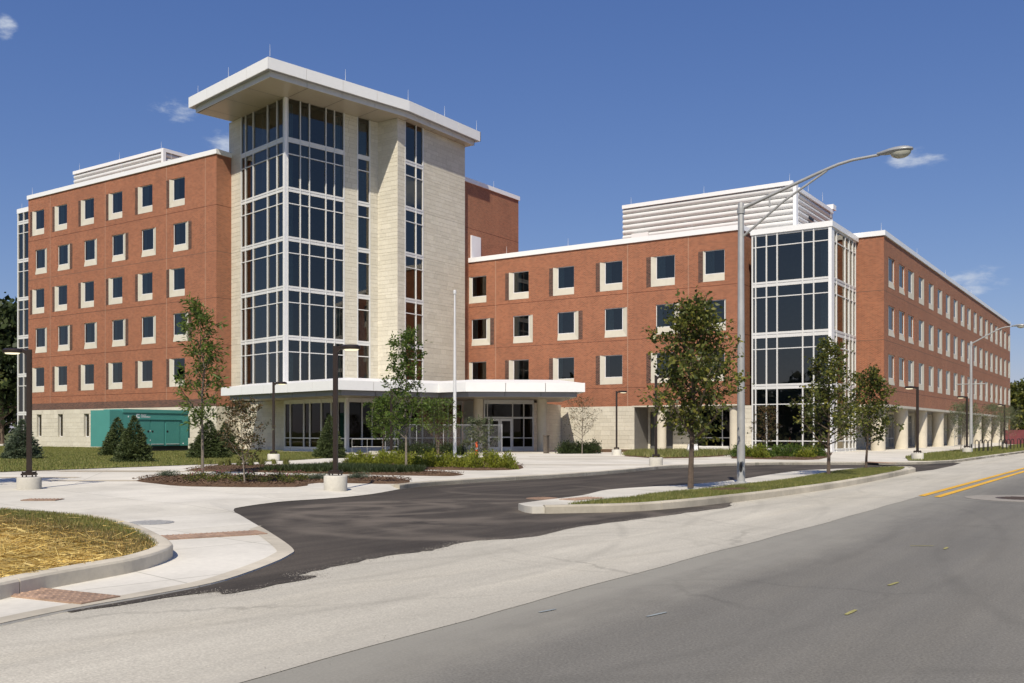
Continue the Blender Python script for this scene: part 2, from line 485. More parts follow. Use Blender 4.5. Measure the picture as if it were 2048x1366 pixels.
mat_emit('lamp_lens', (1.0, .86, .55), .9)
mat_plain('teal_paint', (.075, .285, .25), .42, var=.06, scale=1.5)
mat_plain('teal_door', (.07, .265, .232), .42, var=.06, scale=1.5)
mat_plain('black_metal', (.015, .015, .016), .5, var=.1)
mat_plain('white_decal', (.80, .81, .82), .6, var=.02)
mat_plain('iron_plate', (.35, .235, .165), .8, var=.3, scale=8, bmp=.3)
mat_plain('manhole_iron', (.10, .075, .065), .75, metal=.4, var=.3, scale=8)
mat_plain('maroon_fabric', (.17, .045, .05), .85, var=.2, scale=1.5)
mat_plain('wood_post', (.11, .09, .07), .9, var=.3, scale=9)
mat_plain('orange_plastic', (.65, .10, .02), .5, var=.1)
mat_plain('tan_brick', (.30, .20, .11), .9, var=.15)
mat_plain('car_white', (.75, .76, .78), .25, var=.02)
mat_plain('car_blue', (.06, .12, .22), .25, var=.02)
mat_plain('car_silver', (.42, .44, .46), .3, metal=.4, var=.02)
mat_plain('car_glass', (.02, .024, .03), .08, var=.05)
mat_plain('rubber', (.02, .02, .02), .85, var=.2)


# ------------------------------------------------------------------ mesh helpers
class MB:
    def __init__(s):
        s.v = []
        s.f = []

    def face(s, pts):
        i = len(s.v)
        s.v += [tuple(p) for p in pts]
        s.f.append(tuple(range(i, i + len(pts))))
        return s

    def box(s, x0, y0, z0, x1, y1, z1):
        return s.obox((x0, y0, z0), (x1 - x0, 0, 0), (0, y1 - y0, 0), (0, 0, z1 - z0))

    def obox(s, o, a, b, c):
        o, a, b, c = map(Vector, (o, a, b, c))
        i = len(s.v)
        s.v += [tuple(o + a * p + b * q + c * r) for r in (0, 1) for q in (0, 1) for p in (0, 1)]
        s.f += [tuple(i + k for k in f) for f in ((0, 2, 3, 1), (4, 5, 7, 6), (0, 1, 5, 4), (2, 6, 7, 3), (0, 4, 6, 2), (1, 3, 7, 5))]
        return s

    def prism(s, poly, z0, z1, cap=True):
        n = len(poly)
        i = len(s.v)
        s.v += [(x, y, z0) for x, y in poly] + [(x, y, z1) for x, y in poly]
        for k in range(n):
            j = (k + 1) % n
            s.f.append((i + k, i + j, i + n + j, i + n + k))
        if cap:
            s.f.append(tuple(i + k for k in reversed(range(n))))
            s.f.append(tuple(i + n + k for k in range(n)))
        return s

    def tube(s, path, radii, n=8, cap=True):
        path = [Vector(p) for p in path]
        if isinstance(radii, (int, float)):
            radii = [radii] * len(path)
        i0 = len(s.v)
        d = (path[1] - path[0]).normalized()
        up = Vector((0, 0, 1)) if abs(d.z) < .9 else Vector((1, 0, 0))
        a = d.cross(up).normalized()
        for k, p in enumerate(path):
            if k == 0:
                dd = path[1] - path[0]
            elif k == len(path) - 1:
                dd = path[-1] - path[-2]
            else:
                dd = path[k + 1] - path[k - 1]
            dd.normalize()
            a = (a - dd * a.dot(dd)).normalized()
            b = dd.cross(a)
            for q in range(n):
                an = 2 * math.pi * q / n
                s.v.append(tuple(p + (a * math.cos(an) + b * math.sin(an)) * radii[k]))
        for k in range(len(path) - 1):
            for q in range(n):
                r = (q + 1) % n
                s.f.append((i0 + k * n + q, i0 + k * n + r, i0 + (k + 1) * n + r, i0 + (k + 1) * n + q))
        if cap:
            s.f.append(tuple(i0 + q for q in reversed(range(n))))
            s.f.append(tuple(i0 + (len(path) - 1) * n + q for q in range(n)))
        return s

    def lathe(s, prof, c=(0, 0, 0), n=20):
        i0 = len(s.v)
        for r, z in prof:
            for q in range(n):
                an = 2 * math.pi * q / n
                s.v.append((c[0] + r * math.cos(an), c[1] + r * math.sin(an), c[2] + z))
        for k in range(len(prof) - 1):
            for q in range(n):
                r = (q + 1) % n
                s.f.append((i0 + k * n + q, i0 + k * n + r, i0 + (k + 1) * n + r, i0 + (k + 1) * n + q))
        s.f.append(tuple(i0 + q for q in reversed(range(n))))
        s.f.append(tuple(i0 + (len(prof) - 1) * n + q for q in range(n)))
        return s

    def mesh(s, name, mat, smooth=False):
        m = bpy.data.meshes.new(name)
        m.from_pydata(s.v, [], s.f)
        m.materials.append(MATS[mat])
        if smooth:
            m.polygons.foreach_set('use_smooth', [True] * len(m.polygons))
            try:
                m.set_sharp_from_angle(angle=R(40))
            except Exception:
                pass
        m.update()
        return m

    def build(s, name, mat, parent=None, smooth=False, loc=None, rz=0):
        return link(name, s.mesh(name, mat, smooth), parent, loc, rz)


def link(name, mesh, parent=None, loc=None, rz=0):
    o = bpy.data.objects.new(name, mesh)
    COL.objects.link(o)
    if parent is not None:
        o.parent = parent
    if loc is not None:
        o.location = loc
    if rz:
        o.rotation_euler = (0, 0, rz)
    return o


def empty(name, loc=(0, 0, 0), rz=0, parent=None):
    o = bpy.data.objects.new(name, None)
    COL.objects.link(o)
    o.location = loc
    o.rotation_euler = (0, 0, rz)
    o.empty_display_size = .2
    if parent is not None:
        o.parent = parent
    return o


def tag(o, label=None, cat=None, group=None, kind=None):
    if label: o['label'] = label
    if cat: o['category'] = cat
    if group: o['group'] = group
    if kind: o['kind'] = kind
    return o


def copy_tree(o, parent=None):
    c = o.copy()
    COL.objects.link(c)
    c.parent = parent
    for ch in o.children:
        copy_tree(ch, c)
    return c


def np_mesh(name, verts, faces, mat, smooth=False):
    """verts (N,3), faces (M,k) as arrays -> mesh, quickly"""
    verts = np.asarray(verts, np.float32)
    faces = np.asarray(faces, np.int32)
    m = bpy.data.meshes.new(name)
    m.vertices.add(len(verts))
    m.vertices.foreach_set('co', verts.ravel())
    k = faces.shape[1]
    m.loops.add(faces.size)
    m.loops.foreach_set('vertex_index', faces.ravel())
    m.polygons.add(len(faces))
    m.polygons.foreach_set('loop_start', np.arange(0, faces.size, k, dtype=np.int32))
    m.polygons.foreach_set('loop_total', np.full(len(faces), k, np.int32))
    if smooth:
        m.polygons.foreach_set('use_smooth', np.ones(len(faces), bool))
    m.materials.append(MATS[mat])
    m.update(calc_edges=True)
    return m


def offset_poly(poly, d):
    """offset an open polyline / closed polygon outward to the left by d (2D)"""
    n = len(poly)
    out = []
    for i in range(n):
        p0, p1, p2 = Vector(poly[i - 1]), Vector(poly[i]), Vector(poly[(i + 1) % n])
        a = (p1 - p0).normalized(); b = (p2 - p1).normalized()
        na = Vector((-a.y, a.x)); nb = Vector((-b.y, b.x))
        bis = na + nb
        if bis.length < 1e-6:
            bis = na
        bis.normalize()
        k = d / max(.3, bis.dot(na))
        out.append((p1.x + bis.x * k, p1.y + bis.y * k))
    return out


def inside(px, py, poly):
    r = np.zeros(len(px), bool)
    n = len(poly)
    for i in range(n):
        x0, y0 = poly[i]; x1, y1 = poly[(i + 1) % n]
        if y0 == y1: continue
        c = ((y0 > py) != (y1 > py)) & (px < (x1 - x0) * (py - y0) / (y1 - y0) + x0)
        r ^= c
    return r


def scatter(poly, n, rng):
    xs = [p[0] for p in poly]; ys = [p[1] for p in poly]
    out = np.zeros((0, 2))
    while len(out) < n:
        q = np.stack([rng.uniform(min(xs), max(xs), n * 2), rng.uniform(min(ys), max(ys), n * 2)], 1)
        q = q[inside(q[:, 0], q[:, 1], poly)]
        out = np.concatenate([out, q])
    return out[:n]


def sheet(name, poly, z, mat, kind='structure', thick=0):
    b = MB()
    if thick:
        b.prism(poly if area(poly) > 0 else poly[::-1], z - thick, z)
    else:
        b.face([(x, y, z) for x, y in (poly if area(poly) > 0 else poly[::-1])])
    o = b.build(name, mat)
    if kind:
        o['kind'] = kind
    return o


def area(p):
    return .5 * sum(p[i][0] * p[(i + 1) % len(p)][1] - p[(i + 1) % len(p)][0] * p[i][1] for i in range(len(p)))


def smooth_line(pts, n=4):
    out = []
    for i in range(len(pts) - 1):
        p0 = Vector(pts[max(i - 1, 0)]); p1 = Vector(pts[i]); p2 = Vector(pts[i + 1]); p3 = Vector(pts[min(i + 2, len(pts) - 1)])
        for k in range(n):
            t = k / n
            q = .5 * ((2 * p1) + (p2 - p0) * t + (2 * p0 - 5 * p1 + 4 * p2 - p3) * t * t + (3 * p1 - p0 - 3 * p2 + p3) * t ** 3)
            out.append((q.x, q.y))
    out.append(tuple(pts[-1]))
    return out


# ================================================================== ground, road, drive, pavements
ZP = 0.12                                   # level of the raised plaza
sheet('ground', [(-1500, -1500), (1500, -1500), (1500, 1500), (-1500, 1500)], -.06, 'far_ground')

WALK_EDGE = [(-6.2, -20), (-6.45, -8), (-6.62, 2.11), (-6.82, 2.69), (-7.03, 3.39), (-7.14, 3.8), (-7.27, 4.48), (-7.32, 5.36), (-7.47, 6.14), (-8.0, 7.22), (-8.4, 7.85), (-8.65, 8.14), (-9.35, 8.65), (-10.63, 9.5), (-11.86, 10.29), (-13.1, 11.09)]
DRIVE_FAR = [(-13.57, 11.38), (-14.1, 11.8), (-14.46, 12.25), (-14.91, 13.65), (-14.79, 14.96), (-14.96, 16.41), (-15.7, 18.3), (-16.0, 19.94), (-15.85, 22.95), (-15.5, 26.07), (-15.55, 30.07), (-15.9, 33.62), (-15.6, 36.15), (-14.9, 39.03), (-13.64, 41.03), (-11.89, 42.2), (-9.9, 43.6), (-8.57, 45.41), (-7.92, 48.07)]
ISL_ROAD = [(-9.81, 14.68), (-9.31, 14.24), (-8.94, 14.31), (-7.96, 15.44), (-7.54, 16.63), (-7.29, 18.18), (-7.07, 20.27), (-6.92, 22.92), (-6.85, 26.14), (-6.94, 30.01), (-7.1, 34.0), (-7.25, 36.6)]
ISL_DRIVE = [(-7.54, 37.6), (-8.1, 38.0), (-8.72, 36.6), (-9.6, 34.6), (-10.1, 32.5), (-9.96, 28.7), (-9.67, 25.38), (-9.79, 22.41), (-10.2, 20.94), (-10.45, 19.3), (-9.98, 17.34), (-9.9, 15.64)]
JOINT_X = -4.42

# road: old asphalt, and a pale concrete lane along the near kerb
rng0 = np.random.default_rng(3)
sheet('road', [(JOINT_X - 1.5, -60), (9, -60), (9, 420), (JOINT_X - 1.5, 420)], 0, 'old_asphalt')
edge = [(JOINT_X + .02 * math.sin(y * .5) + .012 * math.sin(y * 2.1 + 1) + float(rng0.normal(0, .004)), y) for y in np.arange(-60, 420, .4)]
lane = [(-9.9, -60)] + edge + [(-9.9, 420)]
sheet('road_lane', lane, .004, 'road_concrete')

# double yellow line down the middle, starting beside the island
b = MB(); b.face([(-4.52, 23.1, .009), (-4.36, 22.95, .009), (-4.36, 300, .009), (-4.52, 300, .009)]); yl = b.build('yellow_line', 'yellow_paint'); tag(yl, kind='structure')
b = MB(); b.face([(-4.16, 22.9, .009), (-4.0, 22.75, .009), (-4.0, 300, .009), (-4.16, 300, .009)]); yl = b.build('yellow_line', 'yellow_paint'); tag(yl, kind='structure')
# survey marks sprayed on the asphalt
for (x, y, l, w, an, mt) in ((-2.05, 7.9, .26, .035, R(88), 'pale_yellow_paint'), (-2.1, 9.6, .26, .035, R(84), 'pale_yellow_paint'), (-2.2, 12.9, .24, .035, R(92), 'pale_yellow_paint'), (-2.5, 13.0, .3, .035, R(35), 'pale_yellow_paint'),
                             (-3.3, 6.95, .26, .03, R(80), 'pale_blue_paint'), (-4.1, 6.6, .2, .03, R(80), 'pale_blue_paint')):
    c, s = math.cos(an), math.sin(an)
    b = MB()
    pts = [(-l / 2, -w * .3), (0, -w / 2), (l / 2, -w * .4), (l / 2, w * .35), (l * .1, w * .6), (-l / 2, w * .5)]
    b.face([(x + c * p - s * q, y + s * p + c * q, .006) for p, q in pts])
    tag(b.build('road_mark', mt), kind='structure')

# new asphalt of the drop-off loop, with its feathered tongue along the gutter
DARK_EDGE = [(-7.22, 4.4), (-7.10, 5.62), (-6.87, 5.72), (-6.96, 6.83), (-7.19, 6.84), (-7.34, 7.73), (-7.43, 8.45), (-7.35, 9.13), (-7.47, 9.66), (-7.5, 10.31), (-7.14, 11.06), (-7.29, 12.43), (-7.2, 13.79), (-7.08, 14.79), (-7.01, 15.67), (-6.84, 17.5), (-7.2, 18.6), (-7.3, 19.5)]
dj = smooth_line(DARK_EDGE, 6)
dj = [(x + float(rng0.normal(0, .018)), y) for x, y in dj]
drive = dj + [(-8.6, 20), (-8.6, 33), (-7.3, 36.2), (-7.1, 39), (-7.25, 44), (-7.6, 48.3)] + smooth_line(DRIVE_FAR, 4)[::-1] + smooth_line(WALK_EDGE[6:], 4)[::-1] + [(-7.32, 5.2), (-7.27, 4.4)]
sheet('driveway', drive, .009, 'new_asphalt')

# pavement flush with the road at the near corner, ramping up to the plaza
we = smooth_line(WALK_EDGE[2:], 4)
near = WALK_EDGE[:2] + we + [(-13.45, 11.3), (-40, -4.8), (-60, -17), (-60, -20)]
sheet('sidewalk', near, .022, 'walk_concrete', thick=.06)
gut = we[:-6]
g2 = offset_poly(gut, .20)
g2[0] = (gut[0][0] - .2, gut[0][1]); g2[-1] = (gut[-1][0] - .12, gut[-1][1] + .16)
sheet('gutter', gut + g2[::-1], .0265, 'kerb_concrete')
df = smooth_line(DRIVE_FAR[:7], 4)
b = MB()
A0, A1 = Vector((-13.45, 11.3, .022)), Vector((-60, -17.0, .022))
flare_hi = [(-14.9, 11.9), (-15.6, 12.6), (-15.9, 13.9), (-15.7, 15.1), (-15.8, 16.5), (-16.05, 18.3)]
fl = [(x, y, .018) for x, y in df]
hi = smooth_line(flare_hi, 4)
hi = [(x, y, .075 + (ZP - .075) * i / (len(hi) - 1)) for i, (x, y) in enumerate(hi)]
n = min(len(fl), len(hi) + 4)
fl2 = [fl[int(i * (len(fl) - 1) / (len(hi) - 1))] for i in range(len(hi))]
for i in range(len(hi) - 1):
    b.face([fl2[i], hi[i], hi[i + 1], fl2[i + 1]][::-1])
tag(b.build('ramp_flare', 'walk_concrete'), kind='structure')
b = MB()
zz = lambda i: .075 + (ZP - .075) * i / (len(hi) - 1)
inner = [(x, y, zz(i)) for i, (x, y, z) in enumerate(hi)]
far_l = (-60, -8.4, ZP)
# fan of quads from the flare to the left edge
L0 = [Vector((-13.45, 11.3, .022)) + (A1 - A0) * (i / 12) for i in range(13)]
H0 = [Vector((-16.05, 18.3, ZP)) + (Vector(far_l) - Vector((-16.05, 18.3, ZP))) * (i / 12) for i in range(13)]
b.face([L0[0]] + inner + [H0[1], L0[1]])
for i in range(1, 12):
    b.face([L0[i], H0[i], H0[i + 1], L0[i + 1]])
ramp_o = b.build('pavement_ramp', 'walk_concrete')
tag(ramp_o, kind='structure')

PLAZA = [tuple(H0[i].xy) for i in range(12, -1, -1)]
PLAZA += smooth_line(DRIVE_FAR[6:], 4)[1:] + [(-7.75, 60), (-7.6, 80), (-7.6, 210), (-60, 210), (-110, 100), (-110, -8)]
plaza = sheet('plaza', PLAZA, ZP, 'plaza_concrete', thick=.16)

# tan bands across the plaza
rot = R(-31.2)


def band(name, c, length, width, ang, z, mat='tan_band', parent=None):
    a = Vector((math.cos(ang), math.sin(ang), 0)); p = Vector((-a.y, a.x, 0)); c = Vector((*c, z))
    b = MB(); b.face([c - a * length / 2 - p * width / 2, c + a * length / 2 - p * width / 2, c + a * length / 2 + p * width / 2, c - a * length / 2 + p * width / 2])
    return b.build(name, mat, parent)


for (c, l, w) in (((-21.0, 17.2), 9.5, .55), ((-30.5, 13.0), 11, .55), ((-26.5, 20.6), 9, .5), ((-31.5, 18.0), 9, .5), ((-20.3, 32.5), 9, .5), ((-23.0, 40.5), 12, .6), ((-21.8, 46.5), 14, .6)):
    band('pavement_band', c, l, w, YAW, ZP + .004, parent=plaza)


def kerb_line(name, pts, w=.17, h=.13, z0=-.05, side=1, seg=3.0, mat='kerb_concrete'):
    """kerb laid as separate lengths with open joints"""
    root = empty(name)
    tag(root, kind='structure')
    P = [Vector(p) for p in pts]
    # resample into lengths
    cur = [P[0]]; acc = 0; runs = []
    for i in range(1, len(P)):
        a, q = P[i - 1], P[i]
        L = (q - a).length; done = 0
        while acc + (L - done) >= seg:
            done += seg - acc
            c = a + (q - a) * (done / L)
            cur.append(c); runs.append(cur); cur = [c]; acc = 0
        acc += L - done
        if (q - cur[-1]).length > 1e-4:
            cur.append(q)
    if len(cur) > 1: runs.append(cur)
    rg = random.Random(5)
    for r in runs:
        r = list(r)
        d0 = (r[1] - r[0]).normalized(); d1 = (r[-1] - r[-2]).normalized()
        r[0] = r[0] + d0 * .006; r[-1] = r[-1] - d1 * .006
        b = MB()
        ring = []
        dz = rg.uniform(-.004, .004)
        for i, p in enumerate(r):
            if i == 0: d = r[1] - r[0]
            elif i == len(r) - 1: d = r[-1] - r[-2]
            else: d = r[i + 1] - r[i - 1]
            d.normalize(); nn = Vector((-d.y, d.x)) * side
            prof = [(0, z0), (.0, h - .03), (.012, h - .008), (.035, h), (w - .02, h), (w, h - .015), (w, z0)]
            ring.append([(p.x + nn.x * u, p.y + nn.y * u, z + dz) for u, z in prof])
        k = len(ring[0])
        base = len(b.v)
        for q in ring: b.v += q
        for i in range(len(ring) - 1):
            for j in range(k - 1):
                f = (base + i * k + j, base + (i + 1) * k + j, base + (i + 1) * k + j + 1, base + i * k + j + 1)
                b.f.append(f if side > 0 else f[::-1])
        b.f.append(tuple(base + j for j in (range(k) if side > 0 else reversed(range(k)))))
        e = base + (len(ring) - 1) * k
        b.f.append(tuple(e + j for j in (reversed(range(k)) if side > 0 else range(k))))
        b.build('kerb_length', mat, root)
    return root


kerb_line('kerb', smooth_line(DRIVE_FAR[6:], 4) + [(-7.75, 60), (-7.6, 80), (-7.6, 110), (-7.6, 210)], side=1, h=.135)

# traffic island: kerb towards the road, a strip of pavement towards the drive, grass between
isl = smooth_line(ISL_ROAD, 4) + smooth_line(ISL_DRIVE, 4)
kerb_line('kerb', smooth_line(ISL_ROAD[2:], 4) + smooth_line(ISL_DRIVE[:3], 3), side=1, h=.155, seg=2.4)
ISL_TOP = [(x, y) for x, y in isl]
o = sheet('island_pavement', offset_poly(ISL_TOP if area(ISL_TOP) > 0 else ISL_TOP[::-1], .05), .13, 'walk_concrete', thick=.2)
ISL_GRASS = [(-8.75, 14.75), (-8.82, 15.86), (-8.6, 16.96), (-8.72, 17.99), (-8.65, 19.12), (-8.55, 20.04), (-8.4, 23.1), (-8.3, 25.56), (-8.5, 28.73), (-8.75, 32.0), (-8.6, 34.9), (-8.1, 36.9), (-7.62, 36.6), (-7.3, 34), (-7.14, 30), (-7.05, 26.1), (-7.12, 22.9), (-7.27, 20.3), (-7.49, 18.2), (-7.73, 16.7), (-8.1, 15.6)]
sheet('island_turf', ISL_GRASS, .146, 'turf')

# kerbed planting bed at the near left corner
BED = [(-7.0, -3.0), (-7.1, .5), (-7.29, 2.53), (-7.67, 3.35), (-8.1, 4.2), (-8.36, 4.87), (-8.50, 5.42), (-8.63, 5.93), (-8.87, 6.4), (-9.25, 6.87), (-9.73, 7.19), (-10.48, 7.57), (-11.59, 8.08), (-12.98, 8.58), (-14.04, 8.71), (-15.16, 8.71), (-16.21, 8.62), (-18.71, 8.17), (-21.23, 7.38), (-24, 6.0), (-26, -3)]
bl = smooth_line(BED, 4)
kerb_line('kerb', bl, w=.19, h=.17, side=1, seg=2.6)
BED_IN = offset_poly(bl, .16)
sheet('planting_bed', BED_IN, .15, 'straw_ground')

# lawn in front of the left wing, and the verge along the right wing
LAWN = [(-46, 2), (-31.0, 12.5), (-31.4, 16.71), (-31.61, 20.42), (-31.91, 25.99), (-33.29, 31.72), (-35.26, 36.76), (-38.0, 40.2), (-42.6, 43.0), (-49.4, 43.2), (-49.4, 45.6), (-98, 45.6), (-98, 2)]
sheet('lawn', LAWN, ZP + .02, 'turf')
VERGE = [(-7.95, 48.2), (-8.6, 46.3), (-9.5, 46.4), (-10.8, 52), (-11.6, 58), (-11.8, 80), (-11.8, 150), (-7.8, 150), (-7.8, 80), (-7.93, 60)]
sheet('verge', VERGE, ZP + .015, 'turf')

# mulch beds
BEDS = {
    'A': [(-22.9, 15.75), (-24.64, 17.69), (-23.55, 18.81), (-20.15, 19.97), (-17.78, 20.85), (-15.92, 18.67), (-17.99, 17.84), (-17.33, 16.38), (-19.64, 15.09), (-21.52, 15.3)],
    'B': [(-27.72, 21.0), (-30.0, 23.92), (-29.2, 25.71), (-24.15, 25.44), (-18.72, 24.58), (-17.45, 22.92), (-18.22, 22.4), (-20.78, 21.89), (-24.08, 21.41), (-26.81, 20.8)],
    'C': [(-30.48, 31.78), (-31.5, 37.5), (-27.0, 37.5), (-24.0, 35.4), (-19.19, 29.35), (-18.81, 26.89), (-20.63, 26.18), (-24.82, 26.14)],
    'D': [(-24.2, 46.68), (-27.5, 55.5), (-23.5, 59.5), (-19.59, 49.79), (-20.23, 43.52)],
    'E': [(-17.57, 45.31), (-22.6, 60.5), (-17.86, 61.8), (-16.06, 57.76), (-13.4, 46.08), (-15.37, 44.76)],
    'F': [(-33.5, 56.5), (-35.5, 61.5), (-31.6, 62.2), (-27.5, 58.5), (-29.5, 54.5)],
    'G': [(-41.2, 45.2), (-39.6, 51.4), (-37.6, 50.6), (-33.5, 44.0), (-36.5, 39.5)],
}
for k, p in BEDS.items():
    p = smooth_line(p + [p[0]], 3)[:-1]
    BEDS[k] = p
    pp = p if area(p) > 0 else p[::-1]
    b = MB()
    ins = offset_poly(pp, .35)
    b.v = [(x, y, ZP - .01) for x, y in pp] + [(x, y, ZP + .055) for x, y in ins]
    n = len(pp)
    b.f = [(i, (i + 1) % n, n + (i + 1) % n, n + i) for i in range(n)] + [tuple(range(n, 2 * n))]
    tag(b.build('mulch_bed', 'mulch'), kind='structure')
b = MB()
an = np.linspace(0, 2 * math.pi, 20)[:-1]
b.face([(-8.02 + .42 * math.cos(a) * (1 + .1 * math.sin(3 * a)), 20.6 + .75 * math.sin(a) * (1 + .08 * math.cos(4 * a)), .156) for a in an])
tag(b.build('mulch_ring', 'mulch'), kind='structure')


def warning_plate(c, l, w, ang, z, label):
    """cast-iron tactile plate with rows of raised domes"""
    root = empty('tactile_plate', (*c, z), ang)
    tag(root, label, 'tactile plate')
    MB().box(-l / 2, -w / 2, -.01, l / 2, w / 2, .008).build('plate', 'iron_plate', root)
    dm = MB()
    nx, ny = int(l / .075), int(w / .075)
    for i in range(nx):
        for j in range(ny):
            x = -l / 2 + (i + .5) * l / nx; y = -w / 2 + (j + .5) * w / ny
            i0 = len(dm.v); r = .018
            dm.v += [(x - r, y - r, .008), (x + r, y - r, .008), (x + r, y + r, .008), (x - r, y + r, .008), (x - r * .5, y - r * .5, .016), (x + r * .5, y - r * .5, .016), (x + r * .5, y + r * .5, .016), (x - r * .5, y + r * .5, .016)]
            dm.f += [tuple(i0 + q for q in f) for f in ((4, 5, 6, 7), (0, 1, 5, 4), (1, 2, 6, 5), (2, 3, 7, 6), (3, 0, 4, 7))]
    o = dm.build('raised_domes', 'iron_plate', root); o['kind'] = 'stuff'


warning_plate((-10.78, 8.67), 1.35, .5, R(66), .03, 'rust brown tactile plate beside the rounded end of the kerbed straw bed')
warning_plate((-7.88, 4.72), .98, .40, R(-172), .03, 'large rust brown tactile plate at the lower left street corner')
warning_plate((-18.85, 10.9), .7, .4, YAW, .065, 'small rust tactile plate flush in the paving right of the leftmost lamp')
warning_plate((-9.4, 16.4), .9, .42, R(82), .134, 'rust orange tactile plate at the pointed end of the traffic island')
warning_plate((-10.0, 42.95), 1.9, .5, R(-43), ZP + .004, 'rust tactile plate where the far walk meets the drive')


def disc_cover(name, c, r, z, label, mat='manhole_iron', collar=None):
    root = empty(name, (*c, z)); tag(root, label, 'manhole cover')
    MB().lathe([(r * .99, 0), (r * .99, .006), (r * .9, .010)], n=28).build('lid', mat, root)
    b = MB()
    for i in range(-3, 4):
        w = math.sqrt(max(.01, 1 - (i / 4) ** 2)) * r * .8
        b.box(-w, i * r / 4 - .012, .010, w, i * r / 4 + .012, .015)
    b.build('tread_bars', mat, root)['kind'] = 'stuff'
    if collar:
        MB().lathe([(collar, 0), (collar, .004)], n=28).build('collar', 'patch_concrete', root)


disc_cover('manhole_cover', (-13.1, 9.32), .36, .024, 'grey manhole cover in the pale paving behind the straw bed', 'galvanized')
disc_cover('manhole_cover', (-2.45, 23.4), .55, .002, 'dark manhole cover in the asphalt lane at the right edge', collar=1.15)
disc_cover('drain_cover', (-11.0, 17.5), .36, .011, 'rusty drain cover in the dark drive near the island tip', 'iron_plate')

# loose grit along the gutter, the joint and the edge of the new asphalt
rng0 = np.random.default_rng(12)
gp = []
line = dj
for i in range(len(line) - 1):
    n_ = 26
    t_ = rng0.uniform(0, 1, n_)[:, None]
    q_ = np.array(line[i])[None] * (1 - t_) + np.array(line[i + 1])[None] * t_
    gp.append(q_ + rng0.normal(0, .09, (n_, 2)))
gp.append(np.stack([JOINT_X + rng0.normal(0, .12, 700), rng0.uniform(2, 40, 700)], 1))
gp.append(np.stack([-7.05 + rng0.normal(0, .08, 500), rng0.uniform(16, 37, 500)], 1))
gp = np.concatenate(gp)
n_ = len(gp); r_ = rng0.uniform(.002, .006, n_)
v_ = np.empty((n_, 4, 3))
for k_, (dx_, dy_, dz_) in enumerate(((1, 0, 0), (-.5, .87, 0), (-.5, -.87, 0), (0, 0, 1.2))):
    v_[:, k_, 0] = gp[:, 0] + dx_ * r_; v_[:, k_, 1] = gp[:, 1] + dy_ * r_; v_[:, k_, 2] = .010 + dz_ * r_
b0_ = np.arange(n_)[:, None] * 4
f_ = (b0_[:, None, :] + np.array([[0, 1, 3], [1, 2, 3], [2, 0, 3]])[None]).reshape(-1, 3)
tag(link('loose_grit', np_mesh('loose_grit', v_.reshape(-1, 3), f_, 'grit')), kind='stuff')
# ================================================================== the building
BLD = empty('brick_building', (-40, 55, 0))
tag(BLD, 'red brick residence hall with pale stone and glass corner tower under a white overhanging roof', 'building')
ORG = Vector((-40, 55, 0))
BI = Matrix.Translation(-ORG)


def put(mb, name, mat, parent=None, smooth=False, kind=None):
    """build in world coordinates, parent under the building (or a part that sits at the building's origin)"""
    mb.v = [(x - ORG.x, y - ORG.y, z) for x, y, z in mb.v]
    o = mb.build(name, mat, parent or BLD, smooth)
    if kind: o['kind'] = kind
    return o


def wall_grid(p0, u, length, z0, z1, holes, mb, back=0):
    """vertical wall sheet in the plane through p0 along u, with rectangular holes (a0,a1,z0,z1)"""
    us = sorted({0, length, *[h[0] for h in holes], *[h[1] for h in holes]})
    zs = sorted({z0, z1, *[h[2] for h in holes], *[h[3] for h in holes]})
    us = [a for a in us if 0 <= a <= length]; zs = [a for a in zs if z0 <= a <= z1]
    for i in range(len(us) - 1):
        run = None
        for j in range(len(zs) - 1):
            cu, cz = (us[i] + us[i + 1]) / 2, (zs[j] + zs[j + 1]) / 2
            hole = any(h[0] < cu < h[1] and h[2] < cz < h[3] for h in holes)
            if not hole:
                if run is None: run = zs[j]
                end = zs[j + 1]
            if (hole or j == len(zs) - 2) and run is not None:
                q = [(us[i], run), (us[i + 1], run), (us[i + 1], end), (us[i], end)]
                mb.face([(p0[0] + u[0] * a, p0[1] + u[1] * a, z) for a, z in q])
                run = None
    return mb


S_ = 3.37
Z1 = 3.28                                            # underside of the brickwork
JOINTS = [4.40, 7.77, 11.14, 14.50, 17.85]

# ---------------- punched windows: a frame, a pane, splayed precast jamb and sill, relief brick beside with its shade in the colour
WIN_MESH = {}
WRG = random.Random(21)
REC = .10


